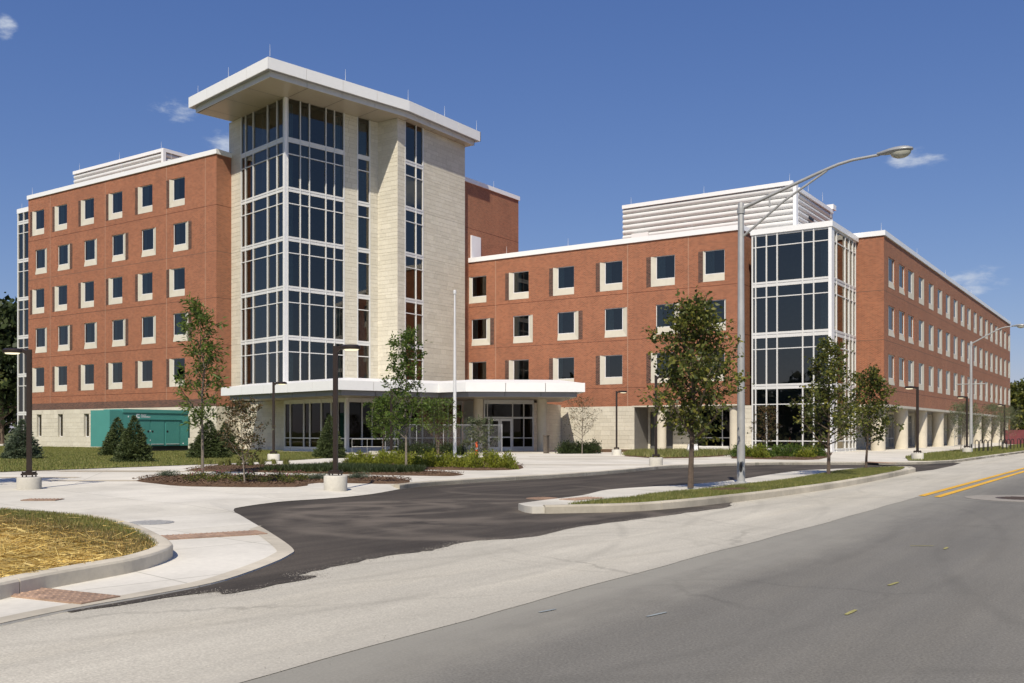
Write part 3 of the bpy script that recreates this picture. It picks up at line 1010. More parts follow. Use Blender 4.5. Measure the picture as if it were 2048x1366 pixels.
def window_meshes(wg, wj, hg, hs, side, strip, cw=.3):
    key = (wg, wj, hg, hs, side, strip, cw)
    if key in WIN_MESH: return WIN_MESH[key]
    W, H = wg + wj, hg + hs
    d = {}
    g0, g1 = (wj, W) if side == 'L' else (0, wg)
    r = REC
    # local x along the wall, y into the building, z up
    fr = MB(); f = .045
    fr.box(g0, r - .03, hs, g1, r + .03, hs + f).box(g0, r - .03, H - f, g1, r + .03, H)
    fr.box(g0, r - .03, hs + f, g0 + f, r + .03, H - f).box(g1 - f, r - .03, hs + f, g1, r + .03, H - f)
    d['frame'] = fr.mesh('window_frame', 'frame_metal')
    d['pane'] = MB().face([(g0 + f, r, hs + f), (g1 - f, r, hs + f), (g1 - f, r, H - f), (g0 + f, r, H - f)]).mesh('pane', 'glass')
    e = .012                                         # precast stands a little proud of the brick
    sl = MB()
    a0, a1 = (0, W)
    sl.face([(a0, -e, 0), (a1, -e, 0), (g1, r - .03, hs), (g0, r - .03, hs)])
    sl.face([(a0, 0.02, 0), (a1, 0.02, 0), (a1, -e, 0), (a0, -e, 0)])
    sl.face([(a0, -e, 0), (g0, r - .03, hs), (a0, .02, .02)])
    d['sill'] = sl.mesh('sill_panel', 'precast')
    if wj > .02:
        j = MB()
        if side == 'L':
            j.face([(0, -e, 0), (g0, r - .03, hs), (g0, r - .03, H), (0, -e, H)])
        else:
            j.face([(W, -e, 0), (W, -e, H), (g1, r - .03, H), (g1, r - .03, hs)])
        d['jamb'] = j.mesh('jamb_panel', 'precast')
    rv = MB()                                        # brick returns at the head and the plain side
    rv.face([(0, 0, H), (g0, r, H), (g1, r, H), (W, 0, H)])
    xs = W if side == 'L' else 0
    rv.face([(xs, 0, hs * .0), (xs, r, hs * .0), (xs, r, H), (xs, 0, H)])
    d['reveal'] = rv.mesh('brick_reveal', 'brick')
    if strip:
        s = MB()
        x0, x1 = (-.36, -.004) if side == 'L' else (W + .004, W + .36)
        # textured panel: every other course set proud
        k = int(round(H / .1))
        for q in range(k):
            z0 = H * q / k; z1 = H * (q + 1) / k
            for c in range(2):
                if (q + c) % 2 == 0:
                    xa = x0 + (x1 - x0) * c / 2; xb = x0 + (x1 - x0) * (c + 1) / 2
                    s.box(xa + .01, -.035, z0 + .008, xb - .01, .002, z1 - .008)
        s.face([(x0, -.004, 0), (x1, -.004, 0), (x1, -.004, H), (x0, -.004, H)])
        d['strip'] = s.mesh('accent_brick_panel', 'accent_brick')
    # curtain drawn to one side, and the room behind
    cu = MB()
    x0 = g0 + .03; wv = wg * cw; nn = 14
    pts = [(x0 + wv * i / nn, r + .16 + .03 * math.sin(i * 2.1)) for i in range(nn + 1)]
    for i in range(nn):
        cu.face([(*pts[i], hs - .05), (*pts[i + 1], hs - .05), (*pts[i + 1], H), (*pts[i], H)])
    d['curtain'] = cu.mesh('curtain', 'curtain')
    rm = MB()
    X0, X1, Y0, Y1, ZA, ZB = g0 - .25, g1 + .25, r + .06, r + 3.4, hs - .8, H + .25
    rm.face([(X0, Y1, ZA), (X1, Y1, ZA), (X1, Y1, ZB), (X0, Y1, ZB)])
    rm.face([(X0, Y0, ZA), (X0, Y1, ZA), (X0, Y1, ZB), (X0, Y0, ZB)])
    rm.face([(X1, Y0, ZA), (X1, Y1, ZA), (X1, Y1, ZB), (X1, Y0, ZB)])
    rm.face([(X0, Y0, ZA), (X1, Y0, ZA), (X1, Y1, ZA), (X0, Y1, ZA)])
    rm.face([(X0, Y0, ZB), (X1, Y0, ZB), (X1, Y1, ZB), (X0, Y1, ZB)])
    for (xa, xb, za, zb) in ((X0, g0 + f, ZA, ZB), (g1 - f, X1, ZA, ZB), (g0 + f, g1 - f, ZA, hs + f), (g0 + f, g1 - f, H - f, ZB)):
        rm.face([(xa, Y0, za), (xb, Y0, za), (xb, Y0, zb), (xa, Y0, zb)])
    d['room'] = rm.mesh('room', 'room')
    WIN_MESH[key] = d
    return d


PART_NAME = {'frame': 'window_frame', 'pane': 'pane', 'sill': 'sill_panel', 'jamb': 'jamb_panel', 'reveal': 'brick_reveal', 'strip': 'accent_brick_panel', 'curtain': 'curtain', 'room': 'room'}


def window(loc, rz, wg, wj, hg, hs, side, strip, curtain=True):
    cw = WRG.choice((.2, .3, .3, .42))
    d = window_meshes(wg, wj, hg, hs, side, strip, cw)
    w = link('window', d['frame'], BLD, Vector(loc) - ORG, rz)
    for k, m in d.items():
        if k == 'frame' or (k == 'curtain' and not curtain): continue
        link(PART_NAME[k], m, w)


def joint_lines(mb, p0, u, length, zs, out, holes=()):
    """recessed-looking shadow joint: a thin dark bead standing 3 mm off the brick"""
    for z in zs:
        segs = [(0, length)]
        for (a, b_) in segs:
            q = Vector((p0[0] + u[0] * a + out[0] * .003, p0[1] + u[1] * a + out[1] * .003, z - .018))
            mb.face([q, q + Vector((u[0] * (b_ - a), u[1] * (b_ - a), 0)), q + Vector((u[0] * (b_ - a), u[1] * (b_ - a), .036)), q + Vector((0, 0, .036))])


def vert_joints(mb, p0, u, ats, z0, z1, out):
    for a in ats:
        q = Vector((p0[0] + u[0] * a + out[0] * .0035, p0[1] + u[1] * a + out[1] * .0035, z0))
        d = Vector((u[0] * .03, u[1] * .03, 0))
        mb.face([q, q + d, q + d + Vector((0, 0, z1 - z0)), q + Vector((0, 0, z1 - z0))])


# ---------------- left wing, five storeys of windows
YL, XL0, XL1, ZTL = 45.7, -81.25, -56.5, 21.50
rows = [20.40 - S_ * i for i in range(5)]             # window heads
cols_g = [-80.13, -76.72, -72.91, -69.10, -65.28, -61.41]   # left edge of each pane
holes = []
for ri, zt in enumerate(rows):
    for ci, xg in enumerate(cols_g):
        wg, wj = 1.42, .38
        hs, hg = .48, 1.63
        odd = ri % 2 == 0
        x0 = xg - .47 if odd else xg - .04
        holes.append((x0 - XL0, x0 + wg + wj - XL0, zt - hg - hs, zt))
        window((x0, YL, zt - hg - hs), 0, wg, wj, hg, hs, 'L' if odd else 'R', odd or ci % 2 == 1, True)
mb = MB(); wall_grid((XL0, YL), (1, 0), XL1 - XL0, Z1, ZTL, holes, mb)
mb.face([(XL1, YL, 0), (XL1, 60, 0), (XL1, 60, ZTL), (XL1, YL, ZTL)])
mb.face([(XL0, 69.6, 0), (XL0, YL, 0), (XL0, YL, ZTL), (XL0, 69.6, ZTL)])
mb.face([(-46.2, 56, 0), (-46.2, 69.6, 0), (-46.2, 69.6, ZTL), (-46.2, 56, ZTL)])
mb.face([(-46.2, 69.6, 0), (XL0, 69.6, 0), (XL0, 69.6, ZTL), (-46.2, 69.6, ZTL)])
mb.face([(XL0, YL, ZTL - .05), (XL1, YL, ZTL - .05), (XL1, 56, ZTL - .05), (-46.2, 56, ZTL - .05), (-46.2, 69.6, ZTL - .05), (XL0, 69.6, ZTL - .05)])
put(mb, 'left_wing_wall', 'brick')
mb = MB()
for z in JOINTS:
    mb = MB(); joint_lines(mb, (XL0, YL), (1, 0), XL1 - XL0, [z], (0, -1)); put(mb, 'shadow_joint', 'joint_shade')
    mb = MB(); joint_lines(mb, (XL1, YL), (0, 1), 5, [z], (1, 0)); put(mb, 'shadow_joint', 'joint_shade')
mb = MB(); joint_lines(mb, (-46.2, 56), (0, 1), 13.6, [17.85], (1, 0)); put(mb, 'shadow_joint', 'joint_shade')
for a in (3.35, 11.2, 19.0, 23.5):
    mb = MB(); vert_joints(mb, (XL0, YL), (1, 0), [a], Z1, ZTL, (0, -1)); put(mb, 'expansion_joint', 'joint_seal')
mb = MB(); mb.face([(XL0, YL - .006, Z1), (XL1, YL - .006, Z1), (XL1, YL - .006, Z1 + .56), (XL0, YL - .006, Z1 + .56)]); put(mb, 'accent_brick_course', 'accent_brick')


def coping(pts, z, h=.34, out=.10, mat='white_metal', inset=.5):
    """metal coping along an open line; the wall lies to the left of the direction of travel"""
    for i in range(len(pts) - 1):
        a, c = Vector(pts[i]), Vector(pts[i + 1])
        d = (c - a).normalized(); nn = Vector((-d.y, d.x))
        s0 = inset if i > 0 else 0
        q = a - nn * out + d * s0
        L = (c - a).length - s0 + (out if i < len(pts) - 2 else 0)
        mb = MB()
        mb.obox((q.x, q.y, z), (d.x * L, d.y * L, 0), (nn.x * (inset + out), nn.y * (inset + out), 0), (0, 0, h))
        put(mb, 'coping', mat)


coping([(XL0 - .08, YL), (XL1, YL), (XL1, 48.2)], ZTL, .34)
coping([(-46.2, 58), (-46.2, 69.6), (-60, 69.6)], ZTL, .34)

# grey service door panel on the roof side of the left wing
mb = MB(); mb.box(-46.22, 62.6, 15.4, -46.1, 63.9, 17.3); put(mb, 'roof_door', 'white_metal')

# ---------------- middle wing
YM, XM0, XM1, ZTM = 62.4, -47.2, -23.44, 15.05
mrows = [13.88, 10.46, 7.03]
mcols = [-45.95, -41.93, -37.88, -33.83, -29.71, -26.04]
holes = []
for ri, zt in enumerate(mrows):
    for ci, xg in enumerate(mcols):
        wg, hg, hs = 1.46, 1.63, .50
        wj = .38
        odd = ri % 2 == 0
        if ci == 5: wj = .10
        x0 = xg - wj if odd else xg
        strip = odd or ci in (0, 2)
        if ci == 5 and not odd: strip = False
        holes.append((x0 - XM0, x0 + wg + wj - XM0, zt - hg - hs, zt))
        window((x0, YM, zt - hg - hs), 0, wg, wj, hg, hs, 'L' if odd else 'R', strip)
mb = MB(); wall_grid((XM0, YM), (1, 0), XM1 - XM0, Z1, ZTM, holes, mb)
mb.face([(XM1, YM, Z1), (XM1, 70, Z1), (XM1, 70, ZTM), (XM1, YM, ZTM)])
mb.face([(XM0, YM, ZTM - .05), (XM1, YM, ZTM - .05), (XM1, 82, ZTM - .05), (XM0, 82, ZTM - .05)])
mb.face([(XM1, 82, 0), (XM0, 82, 0), (XM0, 82, ZTM), (XM1, 82, ZTM)])
put(mb, 'middle_wing_wall', 'brick')
for z in (8.08, 11.44, 4.62):
    mb = MB(); joint_lines(mb, (XM0, YM), (1, 0), XM1 - XM0, [z], (0, -1)); put(mb, 'shadow_joint', 'joint_shade')
    mb = MB(); joint_lines(mb, (XM1, YM), (0, 1), 4, [z], (1, 0)); put(mb, 'shadow_joint', 'joint_shade')
for a in (3.6, 15.25, 19.95):
    mb = MB(); vert_joints(mb, (XM0, YM), (1, 0), [a], Z1, ZTM, (0, -1)); put(mb, 'expansion_joint', 'joint_seal')
coping([(-46.9, YM), (XM1, YM), (XM1, 68)], ZTM, .36)
# shelf angle and recessed ground floor under the right end of the middle wing
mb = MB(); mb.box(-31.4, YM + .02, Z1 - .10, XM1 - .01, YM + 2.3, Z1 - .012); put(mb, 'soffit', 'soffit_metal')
mb = MB(); mb.box(-31.6, YM - .03, Z1 - .07, XM1 + .02, YM + .015, Z1 + .02); put(mb, 'lintel_strip', 'precast')

# ---------------- right wing along the street
XR, YR0, YR1, ZTR = -15.65, 68.75, 135.4, 14.86
ycols = [70.0, 73.3, 76.4, 80.2, 84.1] + [84.1 + 3.8 * i for i in range(1, 14)]
rrows = [13.62, 10.24, 6.84]
holes = []
for ri, zt in enumerate(rrows):
    for ci, yg in enumerate(ycols):
        hg, hs, wg, wj = 1.66, .46, 1.52, .42
        side = 'L' if ci < 2 or (ci == 2 and ri == 1) else 'R'
        holes.append((yg - YR0, yg + wg + wj - YR0, zt - hg - hs, zt))
        window((XR, yg, zt - hg - hs), R(90), wg, wj, hg, hs, side, False, ci < 8)
mb = MB(); wall_grid((XR, YR0), (0, 1), YR1 - YR0, Z1 - .05, ZTR, holes, mb)
mb.face([(-24, YR0, Z1 - .05), (XR, YR0, Z1 - .05), (XR, YR0, ZTR), (-24, YR0, ZTR)])
mb.face([(XR, YR1, 0), (-34, YR1, 0), (-34, YR1, ZTR), (XR, YR1, ZTR)])
mb.face([(-34, YR0, ZTR - .05), (XR, YR0, ZTR - .05), (XR, YR1, ZTR - .05), (-34, YR1, ZTR - .05)])
put(mb, 'right_wing_wall', 'brick')
for z in (11.12, 7.73, 4.34):
    mb = MB(); joint_lines(mb, (XR, YR0), (0, 1), YR1 - YR0, [z], (1, 0)); put(mb, 'shadow_joint', 'joint_shade')
    mb = MB(); joint_lines(mb, (-24, YR0), (1, 0), 24 + XR, [z], (0, -1)); put(mb, 'shadow_joint', 'joint_shade')
coping([(-24, YR0), (XR, YR0), (XR, YR1), (-34, YR1)], ZTR, .34)
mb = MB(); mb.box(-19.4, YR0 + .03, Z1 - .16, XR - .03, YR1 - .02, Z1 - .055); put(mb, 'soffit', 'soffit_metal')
mb = MB(); mb.box(XR - .02, YR0 - .02, Z1 - .13, XR + .04, YR1, Z1 + .05); mb.box(-19.3, YR0 - .04, Z1 - .13, XR - .03, YR0 + .02, Z1 + .05); put(mb, 'lintel_strip', 'precast')
for i in range(10):
    y = 69.75 + 7.22 * i
    mb = MB(); mb.lathe([(.48, 0), (.48, Z1 - .07)], (XR - .62, y, 0), 28); put(mb, 'column', 'column_concrete', smooth=True)
for (x, y) in ((-29.55, YM + .55), (-24.05, YM + .55)):
    mb = MB(); mb.lathe([(.36, 0), (.36, Z1 - .10)], (x, y, 0), 28); put(mb, 'column', 'column_concrete', smooth=True)

# ---------------- stonework: every block is cut and laid
STONES = []                                          # (visible size, builder)


def stone_wall(p0, u, length, z0, z1, holes, seed, out, lmin=.5, lmax=1.0):
    rg = random.Random(seed)
    z = z0
    marks = sorted({*[h[2] for h in holes], *[h[3] for h in holes], *[j for j in JOINTS if z0 < j < z1], z1})
    while z < z1 - .02:
        h = rg.choice((.20, .29, .29, .38))
        for q in marks:
            if z < q - 1e-6 and z + h > q - .12:
                h = q - z; break
        h = min(h, z1 - z)
        if h <= .01: break
        a = -rg.uniform(0, .5)
        zc = z + h / 2
        cuts = sorted({0, length, *[v for hh in holes if hh[2] < zc < hh[3] for v in hh[:2]]})
        for i in range(len(cuts) - 1):
            c0, c1 = cuts[i], cuts[i + 1]
            mid = (c0 + c1) / 2
            if any(hh[0] < mid < hh[1] and hh[2] < zc < hh[3] for hh in holes) or c1 - c0 < .01: continue
            x = c0; first = True
            while x < c1 - .01:
                l = rg.uniform(lmin, lmax) * (.5 if first and rg.random() < .6 else 1)
                first = False
                if c1 - (x + l) < .3: l = c1 - x
                STONES.append((p0, u, x, x + l, z, z + h, out, rg.uniform(0, 1), rg.uniform(0, .006)))
                x += l
        z += h


def stone_mesh(st, mb, tone):
    p0, u, a0, a1, z0, z1, out, tn, pr = st
    g = .0045
    jt = .014 if any(abs(z1 - j) < .01 for j in JOINTS) else g
    e = .012 + pr * .5
    def P(a, z, o): return (p0[0] + u[0] * a + out[0] * o, p0[1] + u[1] * a + out[1] * o, z)
    A0, A1, B0, B1 = a0 + g, a1 - g, z0 + g, z1 - jt
    c = .006
    back = [P(A0, B0, 0), P(A1, B0, 0), P(A1, B1, 0), P(A0, B1, 0)]
    fr = [P(A0 + c, B0 + c, e), P(A1 - c, B0 + c, e), P(A1 - c, B1 - c, e), P(A0 + c, B1 - c, e)]
    i = len(mb.v)
    mb.v += back + fr
    mb.f += [(i + 4, i + 5, i + 6, i + 7)] + [(i + k, i + (k + 1) % 4, i + 4 + (k + 1) % 4, i + 4 + k) for k in range(4)]
    tone += [tn] * 5


def backing(p0, u, length, z0, z1, holes, name='stone_backing'):
    mb = MB(); wall_grid(p0, u, length, z0, z1, holes, mb)
    return put(mb, name, 'mortar')


phi = R(11.64)
RD = (math.sin(phi), math.cos(phi)); LD = (-math.cos(phi), math.sin(phi))
LDR = (math.cos(phi), -math.sin(phi))                # left face travelled left to right
NL = (-math.sin(phi), -math.cos(phi)); NR = (math.cos(phi), -math.sin(phi))
T0 = (-49.25, 45.56)
ZS = 24.15                                           # underside of the tower roof
ZB = 3.7                                             # tower base hidden behind the canopy


def tl(t): return (T0[0] + LD[0] * t, T0[1] + LD[1] * t)
def tr(t): return (T0[0] + RD[0] * t, T0[1] + RD[1] * t)


walls = []
# tower, left face pier
walls.append((tl(7.75), LDR, 7.75 - 5.95, ZB, ZS, [], 1, NL))
walls.append((tr(4.77), RD, 5.90 - 4.77, ZB, ZS, [], 2, NR))
walls.append((tr(7.05), RD, .95, ZB, ZS, [], 12, NR))
X2, Y2, Y2E = -45.8, 53.16, 61.3
walls.append(((-47.75, Y2), (1, 0), 47.75 + X2, ZB, ZS, [], 3, (0, -1)))
walls.append(((X2, Y2), (0, 1), Y2E - Y2, ZB, ZS, [(.82, 2.93, ZB, ZS)], 4, (1, 0)))
# stone ground floor of the left wing with slit windows
LWW = [(x - XL0, x + .72 - XL0, 1.02, 2.90) for x in (-79.9, -76.7, -72.95)]
LWW += [(x - XL0, x + .72 - XL0, 1.02, 2.90) for x in (-69.0, -65.2)]
walls.append(((XL0, YL), (1, 0), XL1 - XL0, .0, Z1, LWW, 5, (0, -1)))
walls.append(((XL1, YL), (0, 1), 3.0, .0, Z1, [], 6, (1, 0)))
# stone ground floor of the middle wing
walls.append(((-37.6, YM), (1, 0), 6.2, .0, Z1, [], 7, (0, -1)))
walls.append(((-35.75, 55.75), (-.263, .965), 6.9, .0, 3.45, [], 8, (.965, .263)))
walls.append(((-31.4, 64.6), (1, 0), 3.9, .0, Z1 - .1, [(0.2, 2.0, 0, 2.9)], 9, (0, -1)))
walls.append(((-23.7, 64.6), (1, 0), 1.05, .0, Z1 - .1, [], 19, (0, -1)))
walls.append(((-23.42, YM + .02), (1, 0), .72, .0, 3.2, [], 10, (0, -1)))
# ground floor wall left of the glass room under the canopy
GC = (-42.99, 44.95)
def gl(t): return (GC[0] + LD[0] * t, GC[1] + LD[1] * t)
def gr(t): return (GC[0] + RD[0] * t, GC[1] + RD[1] * t)
walls.append((gl(14.0), LDR, 14.0 - 7.45, .0, 3.6, [], 11, NL))
# back wall of the colonnade
RWH = [(y - YR0, y + 1.5, .05, 2.95) for y in ()]
colh = []
for i in range(9):
    y = 71.6 + 7.22 * i
    colh.append((y - YR0, y + 1.9 - YR0, .1, 2.9))
walls.append(((-19.2, YR0), (0, 1), YR1 - YR0, .0, Z1 - .16, colh, 13, (1, 0)))
walls.append(((-19.2, YR0 + .02), (1, 0), .55, .0, Z1 - .16, [], 14, (0, -1)))
mb_tone = []
for (p0, u, L, z0, z1, hl, seed, out) in walls:
    bo = backing(p0, u, L, z0, z1, hl)
    stone_wall(p0, u, L, z0, z1, hl, seed, out)
CAMP = Vector((0, 0, 1.45))


def stone_px(s):
    p0, u, a0, a1, z0, z1, out = s[:7]
    c = Vector((p0[0] + u[0] * (a0 + a1) / 2, p0[1] + u[1] * (a0 + a1) / 2, (z0 + z1) / 2))
    d = (c - CAMP)
    facing = abs((d.x * out[0] + d.y * out[1]) / d.length)
    hid = 1.0
    if z0 < 3.4 and (-48 < c.x < -44 or c.x > -19.5): hid = .3
    return (a1 - a0) * (z1 - z0) * facing / d.length_squared * hid


STONES.sort(key=stone_px, reverse=True)
wall_part = put(MB().box(-47.6, 53.4, ZB, -46.0, 53.5, 20), 'stone_wall', 'mortar')


def tone_attr(me, tone):
    at = me.attributes.new('tone', 'FLOAT', 'FACE')
    at.data.foreach_set('value', tone)


for s in STONES[:290]:
    mb = MB(); tn = []
    stone_mesh(s, mb, tn)
    o = put(mb, 'stone', 'stone', wall_part)
    tone_attr(o.data, tn)
mb = MB(); tn = []
for s in STONES[290:]:
    stone_mesh(s, mb, tn)
o = put(mb, 'stonework', 'stone', wall_part, kind='stuff')
tone_attr(o.data, tn)
# slit windows in the stone base
for h in LWW:
    x = XL0 + h[0]
    m = MB(); w_, z0, z1 = .72, h[2], h[3]; r = .2; f = .05
    m.box(0, r - .03, 0, w_, r + .03, f).box(0, r - .03, z1 - z0 - f, w_, r + .03, z1 - z0).box(0, r - .03, f, f, r + .03, z1 - z0 - f).box(w_ - f, r - .03, f, w_, r + .03, z1 - z0 - f)
    wo = m.build('window', 'frame_metal', BLD, loc=Vector((x, YL, z0)) - ORG)
    MB().face([(f, r, f), (w_ - f, r, f), (w_ - f, r, z1 - z0 - f), (f, r, z1 - z0 - f)]).build('pane', 'glass', wo)
    q = MB(); H_ = z1 - z0
    q.face([(0, -.02, H_), (0, r, H_), (w_, r, H_), (w_, -.02, H_)]).face([(0, -.02, 0), (w_, -.02, 0), (w_, r, 0), (0, r, 0)]).face([(0, -.02, 0), (0, r, 0), (0, r, H_), (0, -.02, H_)]).face([(w_, -.02, 0), (w_, -.02, H_), (w_, r, H_), (w_, r, 0)])
    q.build('reveal', 'precast', wo)
    hd = MB(); hd.v = [(-.02, -.026, H_ + .01), (w_ + .02, -.026, H_ + .01), (w_ + .25, -.026, H_ + .34), (-.25, -.026, H_ + .34), (-.02, 0, H_ + .01), (w_ + .02, 0, H_ + .01), (w_ + .25, 0, H_ + .34), (-.25, 0, H_ + .34)]
    hd.f = [(0, 1, 2, 3), (0, 4, 5, 1), (1, 5, 6, 2), (2, 6, 7, 3), (3, 7, 4, 0)]
    hd.build('splayed_head', 'precast', wo)
    q = MB(); q.box(-.4, r + .06, -.5, w_ + .4, 3, H_ + .3); q.f = [f_ for f_ in q.f if f_ != (0, 1, 5, 4)]; q.build('room', 'room', wo)


# ---------------- curtain walls
def curtain_wall(p0, u, n_in, us, bands, zrows, spand, name='curtain_wall', glass='glass', mw=.055, edge=.09, blinds=()):
    """us: mullion positions along u from p0; zrows: [(z0,z1)] of panes; spand: [(z0,z1)] of spandrels; bands: thin transoms"""
    def Q(a, d, z): return (p0[0] + u[0] * a + n_in[0] * d, p0[1] + u[1] * a + n_in[1] * d, z)
    zlo = min(z for z, _ in zrows + spand); zhi = max(z for _, z in zrows + spand)
    fr = MB()
    for a in (us[0], us[-1]):
        s = edge
        aa = a - s / 2
        fr.obox(Q(aa, -.03, zlo), (u[0] * s, u[1] * s, 0), (n_in[0] * .16, n_in[1] * .16, 0), (0, 0, zhi - zlo))
    root = put(fr, name, 'mullion_metal')
    for a in us[1:-1]:
        b = MB(); b.obox(Q(a - mw / 2, -.05, zlo), (u[0] * mw, u[1] * mw, 0), (n_in[0] * .16, n_in[1] * .16, 0), (0, 0, zhi - zlo))
        put(b, 'mullion', 'mullion_metal', root)
    L = us[-1] - us[0]
    for (z0, z1) in spand:
        for i in range(len(us) - 1):
            b = MB(); a0 = us[i] + mw / 2; w = us[i + 1] - us[i] - mw
            b.obox(Q(a0, -.01, z0), (u[0] * w, u[1] * w, 0), (n_in[0] * .1, n_in[1] * .1, 0), (0, 0, (z1 - z0) * .62))
            b.obox(Q(a0, -.035, z0 + (z1 - z0) * .62), (u[0] * w, u[1] * w, 0), (n_in[0] * .12, n_in[1] * .12, 0), (0, 0, (z1 - z0) * .38))
            put(b, 'spandrel', 'mullion_metal', root)
    for z in bands:
        for i in range(len(us) - 1):
            b = MB(); a0 = us[i] + mw / 2; w = us[i + 1] - us[i] - mw
            b.obox(Q(a0, -.02, z - .03), (u[0] * w, u[1] * w, 0), (n_in[0] * .1, n_in[1] * .1, 0), (0, 0, .06))
            put(b, 'transom', 'mullion_metal', root)
    for (z0, z1) in zrows:
        for i in range(len(us) - 1):
            b = MB(); a0, a1 = us[i] + mw / 2, us[i + 1] - mw / 2
            b.face([Q(a0, .045, z0), Q(a1, .045, z0), Q(a1, .045, z1), Q(a0, .045, z1)])
            put(b, 'pane', glass, root)
    for (z0, z1) in blinds:                            # closed horizontal slats behind the high lights
        b = MB(); k = int((z1 - z0) / .09)
        for q in range(k):
            za = z0 + (z1 - z0) * q / k
            b.obox(Q(us[0] + .1, .16, za), (u[0] * (L - .2), u[1] * (L - .2), 0), (n_in[0] * .05, n_in[1] * .05, .05), (0, 0, .012))
        put(b, 'blind', 'blind', root)
    return root


# tower levels
SP = [21.17 - S_ * i for i in range(6)]               # spandrel undersides
t_sp = [(z, z + .32) for z in SP]
t_rows = [(SP[0] + .32, ZS)]
t_bands = []
t_blinds = []
for i in range(5):
    hi = SP[i]; lo = SP[i + 1] + .32
    mid = hi - .80
    t_rows += [(mid + .03, hi), (lo, mid - .03)]
    t_bands.append(mid)
    t_blinds.append((mid + .05, hi - .03))
curtain_wall(tl(5.95), LDR, (-NL[0], -NL[1]), [0, 5.95 - 5.34, 5.95 - 4.245, 5.95 - 2.292, 5.95 - 1.034, 5.95 - .20], t_bands, t_rows, t_sp, blinds=t_blinds[1:])
curtain_wall(tr(0), RD, (-NR[0], -NR[1]), [.20, 1.184, 1.917, 3.254, 3.961, 4.77], t_bands, t_rows, t_sp, blinds=t_blinds[1:])
curtain_wall(tr(0), RD, (-NR[0], -NR[1]), [5.94, 7.02], t_bands, t_rows, t_sp, blinds=t_blinds)
st_sp = [(z - .12, z + .20) for z in SP]; st_rows = [(a - .12, b if b == ZS else b - .12) for a, b in t_rows]
curtain_wall((X2, Y2), (0, 1), (-1, 0), [.85, 2.08, 2.90], [z - .12 for z in t_bands], st_rows, st_sp)
# corner post
mb = MB(); mb.prism([tl(.22)] + [(T0[0] + (NL[0] + NR[0]) * .06, T0[1] + (NL[1] + NR[1]) * .06)] + [tr(.22)] + [(T0[0] - (NL[0] + NR[0]) * .14, T0[1] - (NL[1] + NR[1]) * .14)], ZB, ZS)
put(mb, 'corner_post', 'white_metal')
# floors, ceilings and inner walls of the tower
inner = [tl(7.4), tl(.35), (T0[0] - (NL[0] + NR[0]) * .3, T0[1] - (NL[1] + NR[1]) * .3), tr(.35), tr(7.6), (-46.3, Y2 + .3), (-46.15, Y2E - .2), (-55.5, 61.0)]
inner = [(x - (NL[0] + NR[0]) * .12, y - (NL[1] + NR[1]) * .12) for x, y in inner]
for z in SP:
    mb = MB(); mb.prism(inner if area(inner) > 0 else inner[::-1], z - .02, z + .30)
    put(mb, 'floor_slab', 'ceiling')
mb = MB(); mb.prism(inner if area(inner) > 0 else inner[::-1], ZS - .25, ZS - .02); put(mb, 'floor_slab', 'ceiling')
mb = MB()
mb.box(-56.2, 53.6, ZB, -48.6, 53.8, ZS); mb.box(-53.2, 51.8, ZB, -53.0, 54, ZS); mb.box(-48.7, 54.8, ZB, -48.5, 61, ZS)
put(mb, 'inner_wall', 'room')
for (p, d) in ((tr(1.3), .5), (tl(3.2), .6), (tr(4.3), .45)):
    mb = MB(); c = (p[0] - (NL[0] + NR[0]) * d, p[1] - (NL[1] + NR[1]) * d); mb.lathe([(.16, ZB), (.16, ZS)], (c[0], c[1], 0), 12); put(mb, 'inner_column', 'ceiling', smooth=True)
mb = MB(); q0 = tl(7.75); q1 = (q0[0] + RD[0] * 8, q0[1] + RD[1] * 8)
mb.face([(*q1, ZB), (*q0, ZB), (*q0, ZS), (*q1, ZS)]); mb.face([(X2, Y2E, ZB), (*q1, ZB), (*q1, ZS), (X2, Y2E, ZS)])
put(mb, 'tower_back_wall', 'precast')
# curtains hanging inside the tower rooms
rg = random.Random(8)
for i in range(6):
    z0 = SP[i] + .32 if i < 6 else ZB; z1 = SP[i - 1] - .85 if i > 0 else ZS - .1
    for (a, wd) in ((.35, .45), (4.15, .5), (6.3, .6)):
        mb = MB(); nn = 10
        for q in range(nn):
            def pt(k):
                t = a + wd * k / nn; o = .32 + .03 * math.sin(k * 2.2)
                p = tr(t); return (p[0] - NR[0] * o, p[1] - NR[1] * o)
            mb.face([(*pt(q), z0), (*pt(q + 1), z0), (*pt(q + 1), z1), (*pt(q), z1)])
        put(mb, 'curtain', 'curtain')

# glass stair box at the far left end of the left wing
lw_sp = [(20.05 - S_ * i - .32, 20.05 - S_ * i) for i in range(-0, 6)]
lw_rows, lw_b = [], []
zt = 20.75
for i in range(6):
    top = lw_sp[i - 1][0] if i else 20.75
    bot = lw_sp[i][1] if i < 6 else .2
    if i == 0:
        lw_rows.append((20.05, 20.75)); continue
    lw_rows += [(top - .75, top), (bot, top - .81)]; lw_b.append(top - .78)
lw_rows.append((.35, lw_sp[5][0]))
curtain_wall((-84.05, 46.3), (1, 0), (0, 1), [.06, 1.0, 2.0, 2.8], lw_b, lw_rows, lw_sp, mw=.07, edge=.14)
mb = MB(); mb.box(-84.1, 46.25, 20.75, -81.2, 52, 21.15); put(mb, 'coping', 'white_metal')
mb = MB(); mb.box(-84.06, 46.42, 0, -83.98, 52, 20.75); mb.box(-84, 49.5, 0, -81.3, 49.7, 20.7); put(mb, 'inner_wall', 'room')
for z0, z1 in lw_sp:
    mb = MB(); mb.box(-83.95, 46.45, z0, -81.3, 49.5, z1); put(mb, 'floor_slab', 'ceiling')

